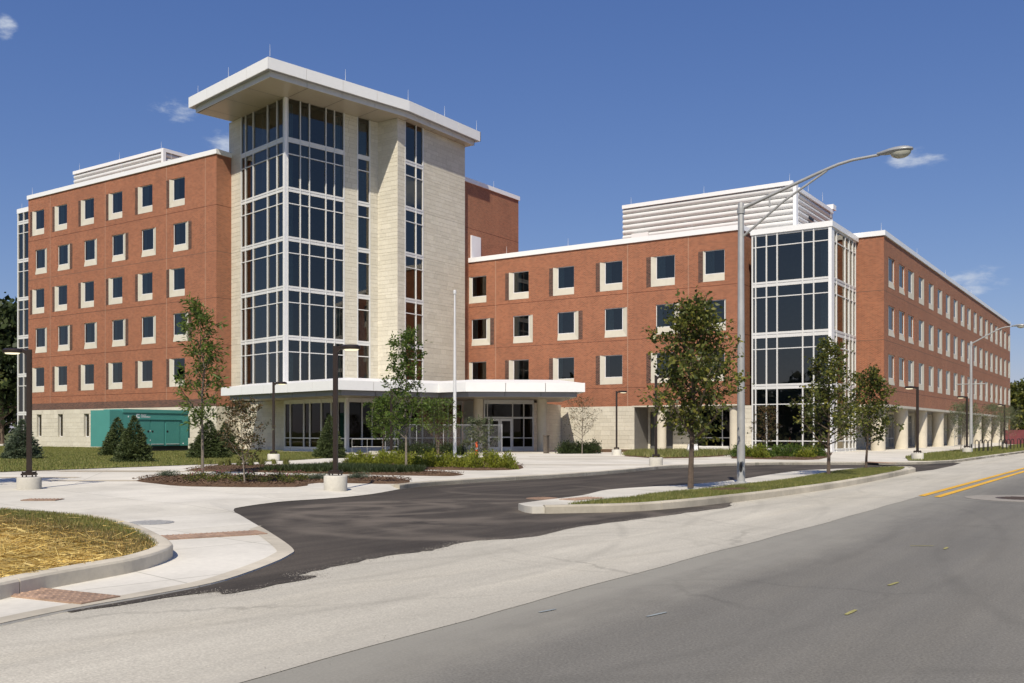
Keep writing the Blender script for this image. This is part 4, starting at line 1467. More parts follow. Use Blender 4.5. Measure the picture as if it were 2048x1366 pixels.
# glass box between middle and right wings
XG0, XG1, YG1 = -22.68, -17.44, 68.7
gb_us = [.05, .28, 1.02, 1.74, 3.43, 4.14, 5.12]
gb_sp = [(14.44, 14.56), (11.05, 11.39), (7.65, 8.03), (4.26, 4.60), (.12, .34)]
gb_rows = [(13.75, 14.44), (11.39, 13.69), (10.39, 11.05), (8.03, 10.33), (6.95, 7.65), (4.60, 6.89), (3.28, 4.26), (.86, 3.22), (.34, .80)]
gb_b = [13.72, 10.36, 6.92, 3.25, .83]
gb_bl = [(13.8, 14.4), (10.45, 11.0), (7.0, 7.6), (3.35, 4.2)]
curtain_wall((XG0, YM), (1, 0), (0, 1), gb_us, gb_b, gb_rows, gb_sp, blinds=gb_bl, mw=.08, edge=.1)
curtain_wall((XG1, YM), (0, 1), (-1, 0), [.55, 1.2, 3.25, 4.25, 5.15, 5.95], gb_b, gb_rows, gb_sp, mw=.07)
mb = MB(); mb.prism([(XG1 - .16, YM - .05), (XG1 + .05, YM - .05), (XG1 + .05, YM + .58), (XG1 - .16, YM + .58)], .12, 14.56); put(mb, 'corner_post', 'white_metal')
mb = MB(); mb.box(XG0 - .06, YM - .1, 14.56, XG1 + .12, YG1, 14.92); put(mb, 'coping', 'white_metal')
for z0, z1 in gb_sp[1:4]:
    mb = MB(); mb.box(XG0 + .1, YM + .2, z0, XG1 - .2, YG1 - .1, z1); put(mb, 'floor_slab', 'ceiling')
mb = MB(); mb.box(XG0 + .1, YM + .2, 14.3, XG1 - .2, YG1 - .1, 14.5); put(mb, 'floor_slab', 'ceiling')
mb = MB(); mb.box(XG0 + .02, YM + 5.2, .1, XG1 - .2, YM + 5.35, 14.4); mb.box(XG0 + .02, YM + .12, .1, XG0 + .1, YM + 5.2, 14.4); put(mb, 'inner_wall', 'room')
for z in (10.2, 13.55):
    for (x, y) in ((-20.6, 64.5), (-19.2, 65.3)):
        mb = MB(); mb.lathe([(.2, 0), (.2, -.06)], (x, y, z + .85 if z > 11 else z + .84), 12); put(mb, 'ceiling_light', 'ceiling')
mb = MB(); nn = 8
for z0, z1 in ((4.6, 6.9), (8.03, 10.3), (11.39, 13.7)):
    mb = MB()
    for q in range(nn):
        x0 = XG1 - .75 + .55 * q / nn; x1 = XG1 - .75 + .55 * (q + 1) / nn
        mb.face([(x0, YM + .3 + .03 * math.sin(q * 2), z0), (x1, YM + .3 + .03 * math.sin(q * 2 + 2), z0), (x1, YM + .3 + .03 * math.sin(q * 2 + 2), z1), (x0, YM + .3 + .03 * math.sin(q * 2), z1)])
    put(mb, 'curtain', 'curtain')

# ---------------- tower roof: two stepped fascias, soffit panels, sloped cap
ROOF_LO = [(-56.95, 44.25), (-47.21, 42.39), (-45.12, 53.3), (-45.12, 61.65), (-53, 61.65), (-55.0, 54.0)]


def fascia_ring(poly, z0, z1, th, mat, name, panel=2.9, only=None):
    n = len(poly)
    for i in range(n):
        if only is not None and i not in only: continue
        a, c = Vector(poly[i]), Vector(poly[(i + 1) % n])
        d = (c - a); L = d.length; d.normalize(); nn = Vector((-d.y, d.x))
        k = max(1, round(L / panel))
        for q in range(k):
            s0 = L * q / k + (.016 if q else 0); s1 = L * (q + 1) / k - (.016 if q < k - 1 else 0)
            p = a + d * s0
            b = MB(); b.obox((p.x, p.y, z0), (d.x * (s1 - s0), d.y * (s1 - s0), 0), (nn.x * th, nn.y * th, 0), (0, 0, z1 - z0))
            put(b, name, mat)


ROOF_UP = offset_poly(ROOF_LO, -.36)
ZF = ZS + .36
fascia_ring(ROOF_LO, ZS, ZF, .05, 'band_metal_lit', 'fascia_band')
fascia_ring(ROOF_UP, ZF - .02, ZF + .72, .06, 'fascia_metal', 'fascia_panel')
mb = MB()
ins = offset_poly(ROOF_LO, .06); mb.prism(ins, ZS + .04, ZF + .2)
put(mb, 'roof', 'dark_frame')
mb = MB()
ou = offset_poly(ROOF_UP, .05)
mb.face([(x, y, ZF) for x, y in ou][::-1]); put(mb, 'soffit_ledge', 'band_metal')
cap0 = offset_poly(ROOF_UP, .03); cap1 = offset_poly(ROOF_UP, .9)
mb = MB(); n = len(cap0)
mb.v = [(x, y, ZF + .70) for x, y in cap0] + [(x, y, ZF + 1.0) for x, y in cap1]
mb.f = [(i, (i + 1) % n, n + (i + 1) % n, n + i) for i in range(n)] + [tuple(range(n, 2 * n))]
put(mb, 'roof_cap', 'white_metal')
# soffit laid in panels
import mathutils.geometry as mgeo


def clip_poly(poly, a, c):
    """keep the part of poly on the left of the line a->c"""
    out = []
    n = len(poly)
    d = Vector(c) - Vector(a)
    side = lambda p: d.x * (p[1] - a[1]) - d.y * (p[0] - a[0])
    for i in range(n):
        p, q = poly[i], poly[(i + 1) % n]
        sp, sq = side(p), side(q)
        if sp >= 0: out.append(p)
        if (sp > 0 > sq) or (sp < 0 < sq):
            t = sp / (sp - sq); out.append((p[0] + (q[0] - p[0]) * t, p[1] + (q[1] - p[1]) * t))
    return out


def soffit_panels(poly, z, org, dx, dy, sx, sy, nx, ny, mat='soffit_metal', g=.026):
    for i in range(nx[0], nx[1]):
        for j in range(ny[0], ny[1]):
            c = [(i * sx + g, j * sy + g), ((i + 1) * sx - g, j * sy + g), ((i + 1) * sx - g, (j + 1) * sy - g), (i * sx + g, (j + 1) * sy - g)]
            cell = [(org[0] + dx[0] * p + dy[0] * q, org[1] + dx[1] * p + dy[1] * q) for p, q in c]
            if area(cell) < 0: cell = cell[::-1]
            pp = list(poly)
            for k in range(4):
                pp = clip_poly(pp, cell[k], cell[(k + 1) % 4])
                if len(pp) < 3: break
            if len(pp) >= 3 and abs(area(pp)) > .02:
                b = MB(); b.face([(x, y, z) for x, y in pp][::-1]); b.face([(x, y, z + .004) for x, y in pp])
                put(b, 'soffit_panel', mat)


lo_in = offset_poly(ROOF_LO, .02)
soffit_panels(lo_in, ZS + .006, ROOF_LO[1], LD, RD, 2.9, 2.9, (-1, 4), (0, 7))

# ---------------- entrance canopy
CAN_LO = [(-52.9, 43.9), (-40.16, 41.57), (-37.95, 48.08), (-35.4, 47.75), (-30.14, 52.0), (-36.5, 60.5), (-46, 53.5), (-52.9, 46.8)]
ZC = 3.60
CAN_UP = offset_poly(CAN_LO, -.45)
fascia_ring(CAN_LO, ZC, ZC + .32, .05, 'band_metal', 'fascia_band', 2.6, only=(0, 1, 2, 3, 4))
fascia_ring(CAN_UP, ZC + .30, ZC + .86, .06, 'fascia_metal', 'fascia_panel', 2.6, only=(0, 1, 2, 3, 4, 7))
mb = MB(); mb.prism(offset_poly(CAN_LO, .06), ZC + .04, ZC + .5); put(mb, 'canopy_roof', 'dark_frame')
mb = MB(); mb.face([(x, y, ZC + .32) for x, y in offset_poly(CAN_UP, .05)][::-1]); put(mb, 'soffit_ledge', 'band_metal')
cap0 = offset_poly(CAN_UP, .03); cap1 = offset_poly(CAN_UP, 1.5)
mb = MB(); n = len(cap0)
mb.v = [(x, y, ZC + .84) for x, y in cap0] + [(x, y, ZC + 1.12) for x, y in cap1]
mb.f = [(i, (i + 1) % n, n + (i + 1) % n, n + i) for i in range(n)] + [tuple(range(n, 2 * n))]
put(mb, 'canopy_cap', 'white_metal')
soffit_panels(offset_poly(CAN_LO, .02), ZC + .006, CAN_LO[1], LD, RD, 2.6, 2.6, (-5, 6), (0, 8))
# header between storefront heads and the soffit
gf_sp = [(.12, .42), (3.33, 3.60)]
gf_rows = [(.42, .98), (1.04, 3.33)]
curtain_wall(gl(7.41), LDR, (-NL[0], -NL[1]), [0, .74, 2.44, 3.18, 4.55, 5.72, 6.46, 7.25], [1.01], gf_rows, gf_sp, 'storefront', 'storefront_glass')
curtain_wall(GC, RD, (-NR[0], -NR[1]), [.15, 1.2, 1.99, 3.864, 5.1, 6.21, 7.23, 8.5, 9.8], [1.01], gf_rows, gf_sp, 'storefront', 'storefront_glass')
mb = MB(); mb.prism([gl(.2), (GC[0] + (NL[0] + NR[0]) * .06, GC[1] + (NL[1] + NR[1]) * .06), gr(.2), (GC[0] - (NL[0] + NR[0]) * .2, GC[1] - (NL[1] + NR[1]) * .2)], .1, 3.6); put(mb, 'corner_post', 'white_metal')
# inside of the glass room
mb = MB(); mb.face([(*gl(7.3), .13), (*gl(.3), .13), (*gr(.3), .13), (*gr(9.8), .13), (-47, 56, .13)]); put(mb, 'floor', 'ceiling')
mb = MB(); mb.box(-50.0, 51.0, .1, -42.5, 51.2, 3.58); put(mb, 'inner_wall', 'room')
for (x, y) in ((-44.5, 48), (-47, 48.2), (-43.2, 50)):
    mb = MB(); mb.box(x - .5, y - .2, .13, x + .5, y + .2, .9); mb.box(x - .4, y - .15, .9, x + .3, y + .1, 1.3); put(mb, 'desk', 'room')
# recessed entrance: doors between two round columns
E0, E1 = Vector((-38.02, 53.0)), Vector((-35.72, 55.80))
ed = (E1 - E0); EL = ed.length; ed.normalize(); en = (-ed.y, ed.x)      # inward
mb = MB(); r0 = gr(9.9); mb.face([(*r0, .12), (E0.x, E0.y, .12), (E0.x, E0.y, 3.6), (*r0, 3.6)]); put(mb, 'entrance_return', 'fascia_metal')
wd = EL
curtain_wall((E0.x, E0.y), (ed.x, ed.y), en, [.06, .26, 2.05, 2.85, wd - .1], [], [(2.45, 3.33)], [(3.33, 3.60), (2.33, 2.45)], 'storefront', 'storefront_glass')
curtain_wall((E0.x, E0.y), (ed.x, ed.y), en, [2.05, 2.85, wd - .1], [1.01], [(.42, .98), (1.04, 2.33)], [(.12, .42)], 'storefront', 'storefront_glass')
for k in range(2):
    a0 = .32 + k * .86; a1 = a0 + .83
    def Q(a, d, z): return (E0.x + ed.x * a + en[0] * d, E0.y + ed.y * a + en[1] * d, z)
    b = MB(); f = .11
    for (x0, x1, z0, z1) in ((a0, a0 + f, .14, 2.31), (a1 - f, a1, .14, 2.31), (a0 + f, a1 - f, .14, .40), (a0 + f, a1 - f, 2.17, 2.31), (a0 + f, a1 - f, 1.02, 1.10)):
        b.obox(Q(x0, 0, z0), (ed.x * (x1 - x0), ed.y * (x1 - x0), 0), (en[0] * .05, en[1] * .05, 0), (0, 0, z1 - z0))
    do = put(b, 'door', 'white_metal')
    b = MB(); b.face([Q(a0 + f, .025, .4), Q(a1 - f, .025, .4), Q(a1 - f, .025, 2.17), Q(a0 + f, .025, 2.17)]); put(b, 'pane', 'storefront_glass', do)
    b = MB(); hx = a1 - .06 if k == 0 else a0 + .06; b.tube([Q(hx, -.02, .95), Q(hx, -.07, .98), Q(hx, -.07, 1.32), Q(hx, -.02, 1.35)], .014, 6); put(b, 'handle', 'galvanized', do)
for (x, y, r) in ((-37.55, 51.75, .33), (-34.35, 54.6, .34)):
    mb = MB(); mb.lathe([(r, 0), (r, ZC + .02)], (x, y, 0), 28); put(mb, 'column', 'column_concrete', smooth=True)
mb = MB(); mb.box(-42, 58.5, .1, -36.7, 58.7, 3.6); put(mb, 'inner_wall', 'room')
# storefront in the recess under the middle wing
curtain_wall((-27.5, 64.6), (1, 0), (0, 1), [0, 1.9, 3.75], [1.01], gf_rows[:1] + [(1.04, 3.0)], [(.12, .42), (3.0, 3.18)], 'storefront', 'storefront_glass')
mb = MB(); mb.box(-31.2, 64.7, .1, -29.2, 64.75, 2.9); put(mb, 'recess_door', 'dark_frame')
mb = MB(); mb.box(-31.5, 67.5, .05, -22.8, 67.7, Z1); mb.box(-31.55, YM + .05, .05, -31.42, 64.6, Z1 - .1); put(mb, 'inner_wall', 'room')
# glazed doors along the colonnade
for i, h in enumerate(colh):
    y0 = YR0 + h[0]
    curtain_wall((-19.25, y0), (0, 1), (-1, 0), [.03, .65, 1.25, 1.87], [.85, 2.3], [(.15, .82), (.88, 2.27), (2.33, 2.88)], [(.1, .15)], 'storefront', 'storefront_glass', mw=.05, edge=.06)
mb = MB(); mb.box(-22.5, YR0 + .2, 0, -22.3, YR1, Z1); put(mb, 'inner_wall', 'room')

# ---------------- rooftop plant screens of horizontal half-round louvres
def louvre_screen(p0, p1, z0, z1, n_out, rows, name='plant_screen', cap=.28):
    p0, p1 = Vector(p0), Vector(p1)
    d = (p1 - p0); L = d.length; d.normalize()
    b = MB(); b.obox((p0.x, p0.y, z1 - cap), (d.x * L, d.y * L, 0), (n_out[0] * .28, n_out[1] * .28, 0), (0, 0, cap))
    root = put(b, name, 'white_metal')
    b = MB(); b.face([(p0.x, p0.y, z0), (p1.x, p1.y, z0), (p1.x, p1.y, z1), (p0.x, p0.y, z1)]); put(b, 'backing', 'band_metal', root)
    pitch = (z1 - cap - z0) / rows
    for i in range(rows):
        zc = z0 + pitch * (i + .5)
        b = MB(); k = 7
        ring = [(math.cos(t) * .20, math.sin(t) * pitch * .47) for t in np.linspace(-math.pi / 2, math.pi / 2, k)]
        for e, p in ((0, p0), (1, p1)):
            b.v += [(p.x + n_out[0] * q, p.y + n_out[1] * q, zc + w) for q, w in ring]
        b.f = [(j, k + j, k + j + 1, j + 1) for j in range(k - 1)] + [tuple(range(k)), tuple(reversed(range(k, 2 * k)))]
        o = put(b, 'louvre', 'louver_metal', root, smooth=True)
    return root


louvre_screen((-34.64, 67.0), (-21.3, 67.0), 15.1, 19.0, (0, -1), 9)
louvre_screen((-21.25, 67.35), (-21.25, 75.7), 15.1, 18.6, (1, 0), 8)
mb = MB(); mb.box(-21.29, 66.75, 15.1, -21.05, 67.2, 18.75); put(mb, 'screen_post', 'white_metal')
mb = MB(); mb.box(-21.35, 75.72, 15.1, -21.1, 75.95, 18.6); put(mb, 'screen_post', 'white_metal')
mb = MB(); mb.box(-21.5, 75.4, 18.62, -20.9, 76.2, 19.0); put(mb, 'roof_hatch', 'white_metal')
mb = MB(); mb.box(-33.75, 66.55, 15.3, -32.35, 66.75, 16.65); put(mb, 'access_panel', 'fascia_metal')
for i in range(4):
    mb = MB(); mb.box(-21.06, 69.6, 15.6 + i * .40, -21.0, 70.7, 15.78 + i * .40); put(mb, 'vent', 'black_metal')
louvre_screen((-81.7, 50.35), (-68.90, 50.35), 21.4, 25.0, (0, -1), 8)
louvre_screen((-68.9, 50.36), (-68.9, 60), 21.4, 25.0, (1, 0), 8)
mb = MB(); mb.box(-68.89, 50.07, 21.4, -68.62, 50.345, 24.998); put(mb, 'screen_post', 'white_metal')

# lightning rods
def rod(x, y, z, h=.6):
    mb = MB(); mb.tube([(x, y, z), (x, y, z + h * .4), (x, y, z + h)], [.016, .012, .006], 5); put(mb, 'lightning_rod', 'aluminium')


for (x, y) in ((-80.8, YL), (-74.5, YL), (-68.0, YL), (-61.8, YL)): rod(x, y + .1, ZTL + .34, .7)
for x in (-81.0, -75, -69.2): rod(x, 50.3, 25, .7)
for (x, y) in ((-56.9, 44.4), (-52.3, 43.3), (-47.0, 42.2), (-46.0, 48), (-45.0, 53.4), (-44.95, 57.6), (-44.95, 61.7)): rod(x, y, ZF + .85, .75)
for x in (-42.6, -37.0, -31.0, -27.0): rod(x, YM + .1, ZTM + .36, .6)
for (x, y) in ((-34.0, 67), (-28, 67), (-21.6, 67), (-21.2, 70), (-21.2, 73.6)): rod(x, y, 18.9, .7)
for (x, y) in ((XR - .2, YR0 + .1), (XR - .1, 80), (XR - .1, 92), (XR - .1, 106), (-17.5, 62.6), (-83.9, 46.6)): rod(x, y, ZTR + .3 if x > -20 else 21.1, .6)
rod(-46.3, 66, ZTL + .34)
# wall packs: small boxed lights under the eaves of the colonnade are left dark
# ================================================================== street furniture and other things
IMG_R = Vector((math.cos(YAW), math.sin(YAW), 0))            # towards the right of the photograph


def ped_lamp(x, y, z, ang, H, label, base_h=.32):
    """bronze pedestrian lamp on a round concrete foot"""
    root = empty('pedestrian_lamp', (x, y, z), ang)
    tag(root, label, 'lamp', 'bronze pedestrian lamps')
    MB().lathe([(.265, -.1), (.27, base_h - .03), (.255, base_h - .008), (.235, base_h)], n=28).build('concrete_foot', 'lamp_base_concrete', root, True)
    bp = MB().box(-.14, -.14, base_h + .045, .14, .14, base_h + .085).box(-.1, -.1, base_h + .085, .1, .1, base_h + .12).build('base_plate', 'bronze', root)
    for sx in (-1, 1):
        for sy in (-1, 1):
            MB().tube([(sx * .11, sy * .11, base_h - .01), (sx * .11, sy * .11, base_h + .13)], .016, 6).build('bolt', 'bronze', bp)
    MB().box(-.048, -.048, base_h + .085, .048, .048, H).build('pole', 'bronze', root)
    # arm sweeping from the pole into the flat head
    arm = MB()
    n = 7
    rings = []
    for i in range(n):
        t = i / (n - 1)
        xx = .035 + .16 * t
        zc = H - .10 + .085 * math.sin(t * math.pi * .55)
        w = .042 + .026 * t; h = .058 - .016 * t
        rings.append([(xx, -w, zc - h), (xx, w, zc - h), (xx, w, zc + h * .8), (xx, -w, zc + h * .8)])
    for r in rings: arm.v += r
    for i in range(n - 1):
        for k in range(4):
            arm.f.append((i * 4 + k, (i + 1) * 4 + k, (i + 1) * 4 + (k + 1) % 4, i * 4 + (k + 1) % 4))
    arm.f += [(3, 2, 1, 0), tuple((n - 1) * 4 + k for k in range(4))]
    arm.build('arm', 'bronze', root, True)
    hd = MB()
    prof = [(.05, .085), (.75, .07), (.97, .03), (1.0, -.01), (.96, -.05), (.86, -.06)]
    m = 28
    for r, zz_ in prof:
        for q in range(m):
            a = 2 * math.pi * q / m
            hd.v.append((.36 + math.cos(a) * .24 * r, math.sin(a) * .17 * r, H - .035 + zz_ * .8))
    for k in range(len(prof) - 1):
        for q in range(m):
            s = (q + 1) % m
            hd.f.append((k * m + s, k * m + q, (k + 1) * m + q, (k + 1) * m + s))
    hd.f.append(tuple(range(m))); hd.f.append(tuple((len(prof) - 1) * m + q for q in reversed(range(m))))
    head = hd.build('lamp_head', 'bronze', root, True)
    ln = MB()
    for r, zz_ in ((.72, -.062), (.60, -.092), (.3, -.10)):
        for q in range(m):
            a = 2 * math.pi * q / m
            ln.v.append((.38 + math.cos(a) * .24 * r, math.sin(a) * .17 * r, H - .03 + zz_ * .85))
    for k in range(2):
        for q in range(m):
            s = (q + 1) % m
            ln.f.append((k * m + s, k * m + q, (k + 1) * m + q, (k + 1) * m + s))
    ln.f.append(tuple(2 * m + q for q in reversed(range(m))))
    ln.build('lens', 'lamp_lens', head, True)
    return root


RT, LT = YAW, YAW + math.pi
ped_lamp(-22.08, 12.44, .06, LT + .1, 3.32, 'bronze pedestrian lamp at the left edge, head turned left, concrete foot in tree shadow')
ped_lamp(-15.75, 16.11, ZP, RT - .15, 3.3, 'tall bronze pedestrian lamp in front of the flower bed beside the dark drive')
ped_lamp(-33.15, 29.98, ZP, RT, 3.55, 'bronze pedestrian lamp on the lawn before the canopy, between spruce and young tree')
ped_lamp(-32.2, 36.91, ZP, RT - .4, 3.5, 'bronze pedestrian lamp rising behind the narrow tree before the entrance')
ped_lamp(-25.3, 48.07, ZP, RT, 3.6, 'bronze pedestrian lamp against the stone wall between the entrance and the recess')
ped_lamp(-16.34, 34.33, ZP, RT, 3.5, 'bronze pedestrian lamp half hidden behind the big leafy island tree')
ped_lamp(-9.39, 47.81, ZP, LT, 3.42, 'bronze pedestrian lamp on the verge nearest the colonnade corner, head turned left')
ped_lamp(-9.93, 65.2, ZP, LT, 3.5, 'bronze pedestrian lamp standing just behind the far galvanized street light')
ped_lamp(-10.42, 86.66, ZP, LT, 3.5, 'bronze pedestrian lamp at the far end of the colonnade above the bike racks')
ped_lamp(-9.6, 118, ZP, LT, 3.6, 'small distant lamp before the trees at the right edge')
ped_lamp(-66.0, 32.6, ZP, RT, 3.0, 'small distant lamp in the dark tree shade at the left edge')


def street_light(x, y, z, H, reach, rise, label, ang=0.0, double=True, arm_cross=False):
    root = empty('street_light', (x, y, z), ang)
    tag(root, label, 'street light', 'galvanized street lights')
    MB().box(-.19, -.19, -.06, .19, .19, .03).lathe([(.13, .03), (.125, .06)], n=16).build('base_plate', 'galvanized', root)
    r0, r1 = H * .0145, H * .0105
    MB().lathe([(r0, .03), (r1, H), (r1 * .9, H + .03), (.02, H + .05)], n=20).build('pole', 'galvanized', root, True)
    MB().lathe([(r1 + .02, H - .24), (r1 + .02, H - .10)], n=16).build('band', 'galvanized', root, True)
    hh = MB(); k = 14
    rr = r0 * .99
    pts = [(math.cos(2 * math.pi * q / k) * r0 * .42, .42 + math.sin(2 * math.pi * q / k) * .13) for q in range(k)]
    fa = -math.pi / 2 - YAW * 0
    dirv = Vector((math.sin(YAW), -math.cos(YAW), 0)); dirv.rotate(Matrix.Rotation(-ang - .25, 3, 'Z'))
    side = Vector((-dirv.y, dirv.x, 0))
    hh.face([tuple(dirv * (math.sqrt(max(0, (rr + .012) ** 2 - u * u))) + side * u + Vector((0, 0, w))) for u, w in pts])
    hh.build('hand_hole', 'black_metal', root)
    top = (0, 0, H - .12)
    up = [(0, 0, H - .12), (reach * .3, 0, H - .12 + rise * .40), (reach * .62, 0, H - .12 + rise * .82), (reach * .72, 0, H - .12 + rise * .935), (reach * .82, 0, H - .12 + rise), (reach, 0, H - .12 + rise * 1.03)]
    MB().tube(up, [.045, .042, .038, .036, .034, .032], 10).build('arm', 'galvanized', root, True)
    if double:
        MB().tube([(0, 0, H - .85), (reach * .33, 0, H - .12 + rise * .08), (reach * .64, 0, H - .12 + rise * .80)], [.032, .03, .026], 8).build('brace', 'galvanized', root, True)
        MB().tube([(reach * .22, 0, H - .12 + rise * -.05), (reach * .22, 0, H - .12 + rise * .36)], .02, 6).build('strut', 'galvanized', root)
    # cobra head
    hd = MB(); L = .78; n = 9; m = 14
    x0, zc = reach - .05, H - .12 + rise * 1.03
    prof = [(.045, .045, .04), (.07, .07, .05), (.10, .10, .06), (.13, .13, .06), (.145, .155, .065), (.15, .165, .07), (.15, .16, .065), (.12, .13, .05), (.05, .05, .02)]
    for i, (up_, wd, dn) in enumerate(prof):
        xx = x0 + L * i / (n - 1)
        for q in range(m):
            a = 2 * math.pi * q / m
            s = math.sin(a)
            hd.v.append((xx, math.cos(a) * wd, zc + .03 + (s * up_ * .62 if s > 0 else s * dn)))
    for i in range(n - 1):
        for q in range(m):
            s = (q + 1) % m
            hd.f.append((i * m + s, i * m + q, (i + 1) * m + q, (i + 1) * m + s))
    hd.f += [tuple(range(m)), tuple(reversed(range((n - 1) * m, n * m)))]
    head = hd.build('lamp_head', 'lamp_housing', root, True)
    ln = MB(); k2 = 5
    for j in range(k2):
        t = j / (k2 - 1) * math.pi / 2
        for q in range(m):
            a = 2 * math.pi * q / m
            ln.v.append((x0 + L * .66 + math.cos(a) * .23 * math.cos(t), math.sin(a) * .145 * math.cos(t), zc - .015 - .14 * math.sin(t)))
    for j in range(k2 - 1):
        for q in range(m):
            s = (q + 1) % m
            ln.f.append((j * m + s, j * m + q, (j + 1) * m + q, (j + 1) * m + s))
    ln.build('lens', 'lamp_lens_glass', head, True)
    if arm_cross:
        MB().tube([(-.9, 0, H * .62), (.9, 0, H * .62)], .03, 6).build('cross_arm', 'galvanized', root)
    return root


street_light(-8.69, 23.15, .15, 6.98, 3.32, .80, 'tall galvanized street light on the island with a long double arm over the road', 0.0)
street_light(-9.94, 66.85, ZP, 7.0, 2.35, .95, 'distant galvanized street light before the right wing, arm reaching right', 0.0, double=False, arm_cross=True)

fp = empty('flagpole', (-31.61, 41.4, ZP)); tag(fp, 'slim silver flagpole without a flag standing in the shrub bed before the tower', 'flagpole')
MB().lathe([(.16, 0), (.16, .05), (.105, .08)], n=20).build('base_collar', 'aluminium', fp, True)
MB().lathe([(.095, .05), (.09, 3), (.045, 8.75)], n=18).build('pole', 'aluminium', fp, True)
MB().lathe([(.055, 8.74), (.085, 8.77), (.085, 8.93), (.04, 8.98)], n=14).build('truck_cap', 'aluminium', fp, True)

# ---------------- green standby generator on the lawn
gen = empty('generator', (-54.8, 38.3, ZP)); tag(gen, 'large teal green generator enclosure on a black skid before the left wing', 'generator')
gx0, gx1, gy0, gy1 = -1.0, 1.0, -2.9, 2.9
MB().box(gx0 + .1, gy0 + .9, 0, gx1 - .08, gy1 + .05, .40).build('skid', 'black_metal', gen)
MB().box(gx0 + .02, gy0 + .9, .40, gx1, gy1, 2.52).build('body', 'teal_paint', gen)
MB().box(gx0, gy0, .38, gx1 + .012, gy0 + .9, 2.66).build('intake_hood', 'teal_paint', gen)
MB().box(gx0 - .02, gy0 + .9, 2.52, gx1 + .05, gy1 + .04, 2.74).build('roof_lid', 'teal_paint', gen)
MB().box(gx0 + .2, gy1, .9, gx1 - .2, gy1 + .28, 2.3).build('exhaust_hood', 'teal_paint', gen)
MB().box(gx1, -1.05, 2.09, gx1 + .07, 2.35, 2.115).build('drip_rail', 'teal_door', gen)
for k, (a, c) in enumerate(((-1.0, -.06), (.0, 1.0), (1.12, 2.2))):
    d = MB().box(gx1, a, .52, gx1 + .025, c, 2.06).build('door', 'teal_door', gen)
    ly = c - .12 if k == 0 else a + .14
    lm = MB(); lm.v = [(gx1 + .03, ly + .075 * math.cos(q * math.pi / 6), 1.33 + .075 * math.sin(q * math.pi / 6)) for q in range(12)]; lm.f = [tuple(range(12))]
    lm.build('latch', 'black_metal', d)
    MB().box(gx1 + .025, a + .02, .5, gx1 + .035, c - .02, .53).build('sill_strip', 'frame_metal', d)
for z in (.72, 1.33):
    MB().box(gx1 + .002, -.055, z, gx1 + .03, -.005, z + .09).build('hinge', 'frame_metal', gen)
MB().box(gx1 + .001, 2.45, .5, gx1 + .01, 2.55, .58).build('label_plate', 'white_decal', gen)
MB().box(gx1 + .001, -1.62, 2.22, gx1 + .01, -1.56, 2.32).build('label_plate', 'white_decal', gen)
# emblem: a heavy block C with a notch, and two lines of lettering
em = MB(); cy_, cz_, Rr = -.92, 2.32, .145
outer = []; inn = []
nseg = 16
for i in range(nseg + 1):
    a = R(62) + (2 * math.pi - R(124)) * i / nseg
    outer.append((cy_ + Rr * .95 * math.cos(a), cz_ + Rr * math.sin(a))); inn.append((cy_ + Rr * .36 * math.cos(a) * 1.0, cz_ + Rr * .38 * math.sin(a)))
for i in range(nseg):
    em.face([(gx1 + .006, *outer[i]), (gx1 + .006, *outer[i + 1]), (gx1 + .006, *inn[i + 1]), (gx1 + .006, *inn[i])])
for s in (1, -1):
    em.face([(gx1 + .006, cy_ + .02, cz_ + s * Rr * .34), (gx1 + .006, cy_ + .13, cz_ + s * Rr * .34), (gx1 + .006, cy_ + .13, cz_ + s * Rr * .98), (gx1 + .006, cy_ + .06, cz_ + s * Rr * .9)])
em.build('emblem', 'white_decal', gen)


def lettering(text, size, parent, loc, rot, mat):
    cu = bpy.data.curves.new('lettering', 'FONT'); cu.body = text; cu.size = size; cu.extrude = .001
    cu.offset = size * .02
    tmp = bpy.data.objects.new('lettering_tmp', cu); COL.objects.link(tmp)
    dg = bpy.context.evaluated_depsgraph_get()
    me = bpy.data.meshes.new_from_object(tmp.evaluated_get(dg))
    bpy.data.objects.remove(tmp, do_unlink=True)
    me.materials.clear(); me.materials.append(MATS[mat])
    o = link('lettering', me, parent, loc)
    o.rotation_euler = rot
    return o


lettering('Power', .15, gen, (gx1 + .006, -.70, 2.345), (R(90), 0, R(90)), 'white_decal')
lettering('Generation', .15, gen, (gx1 + .006, -.70, 2.225), (R(90), 0, R(90)), 'white_decal')


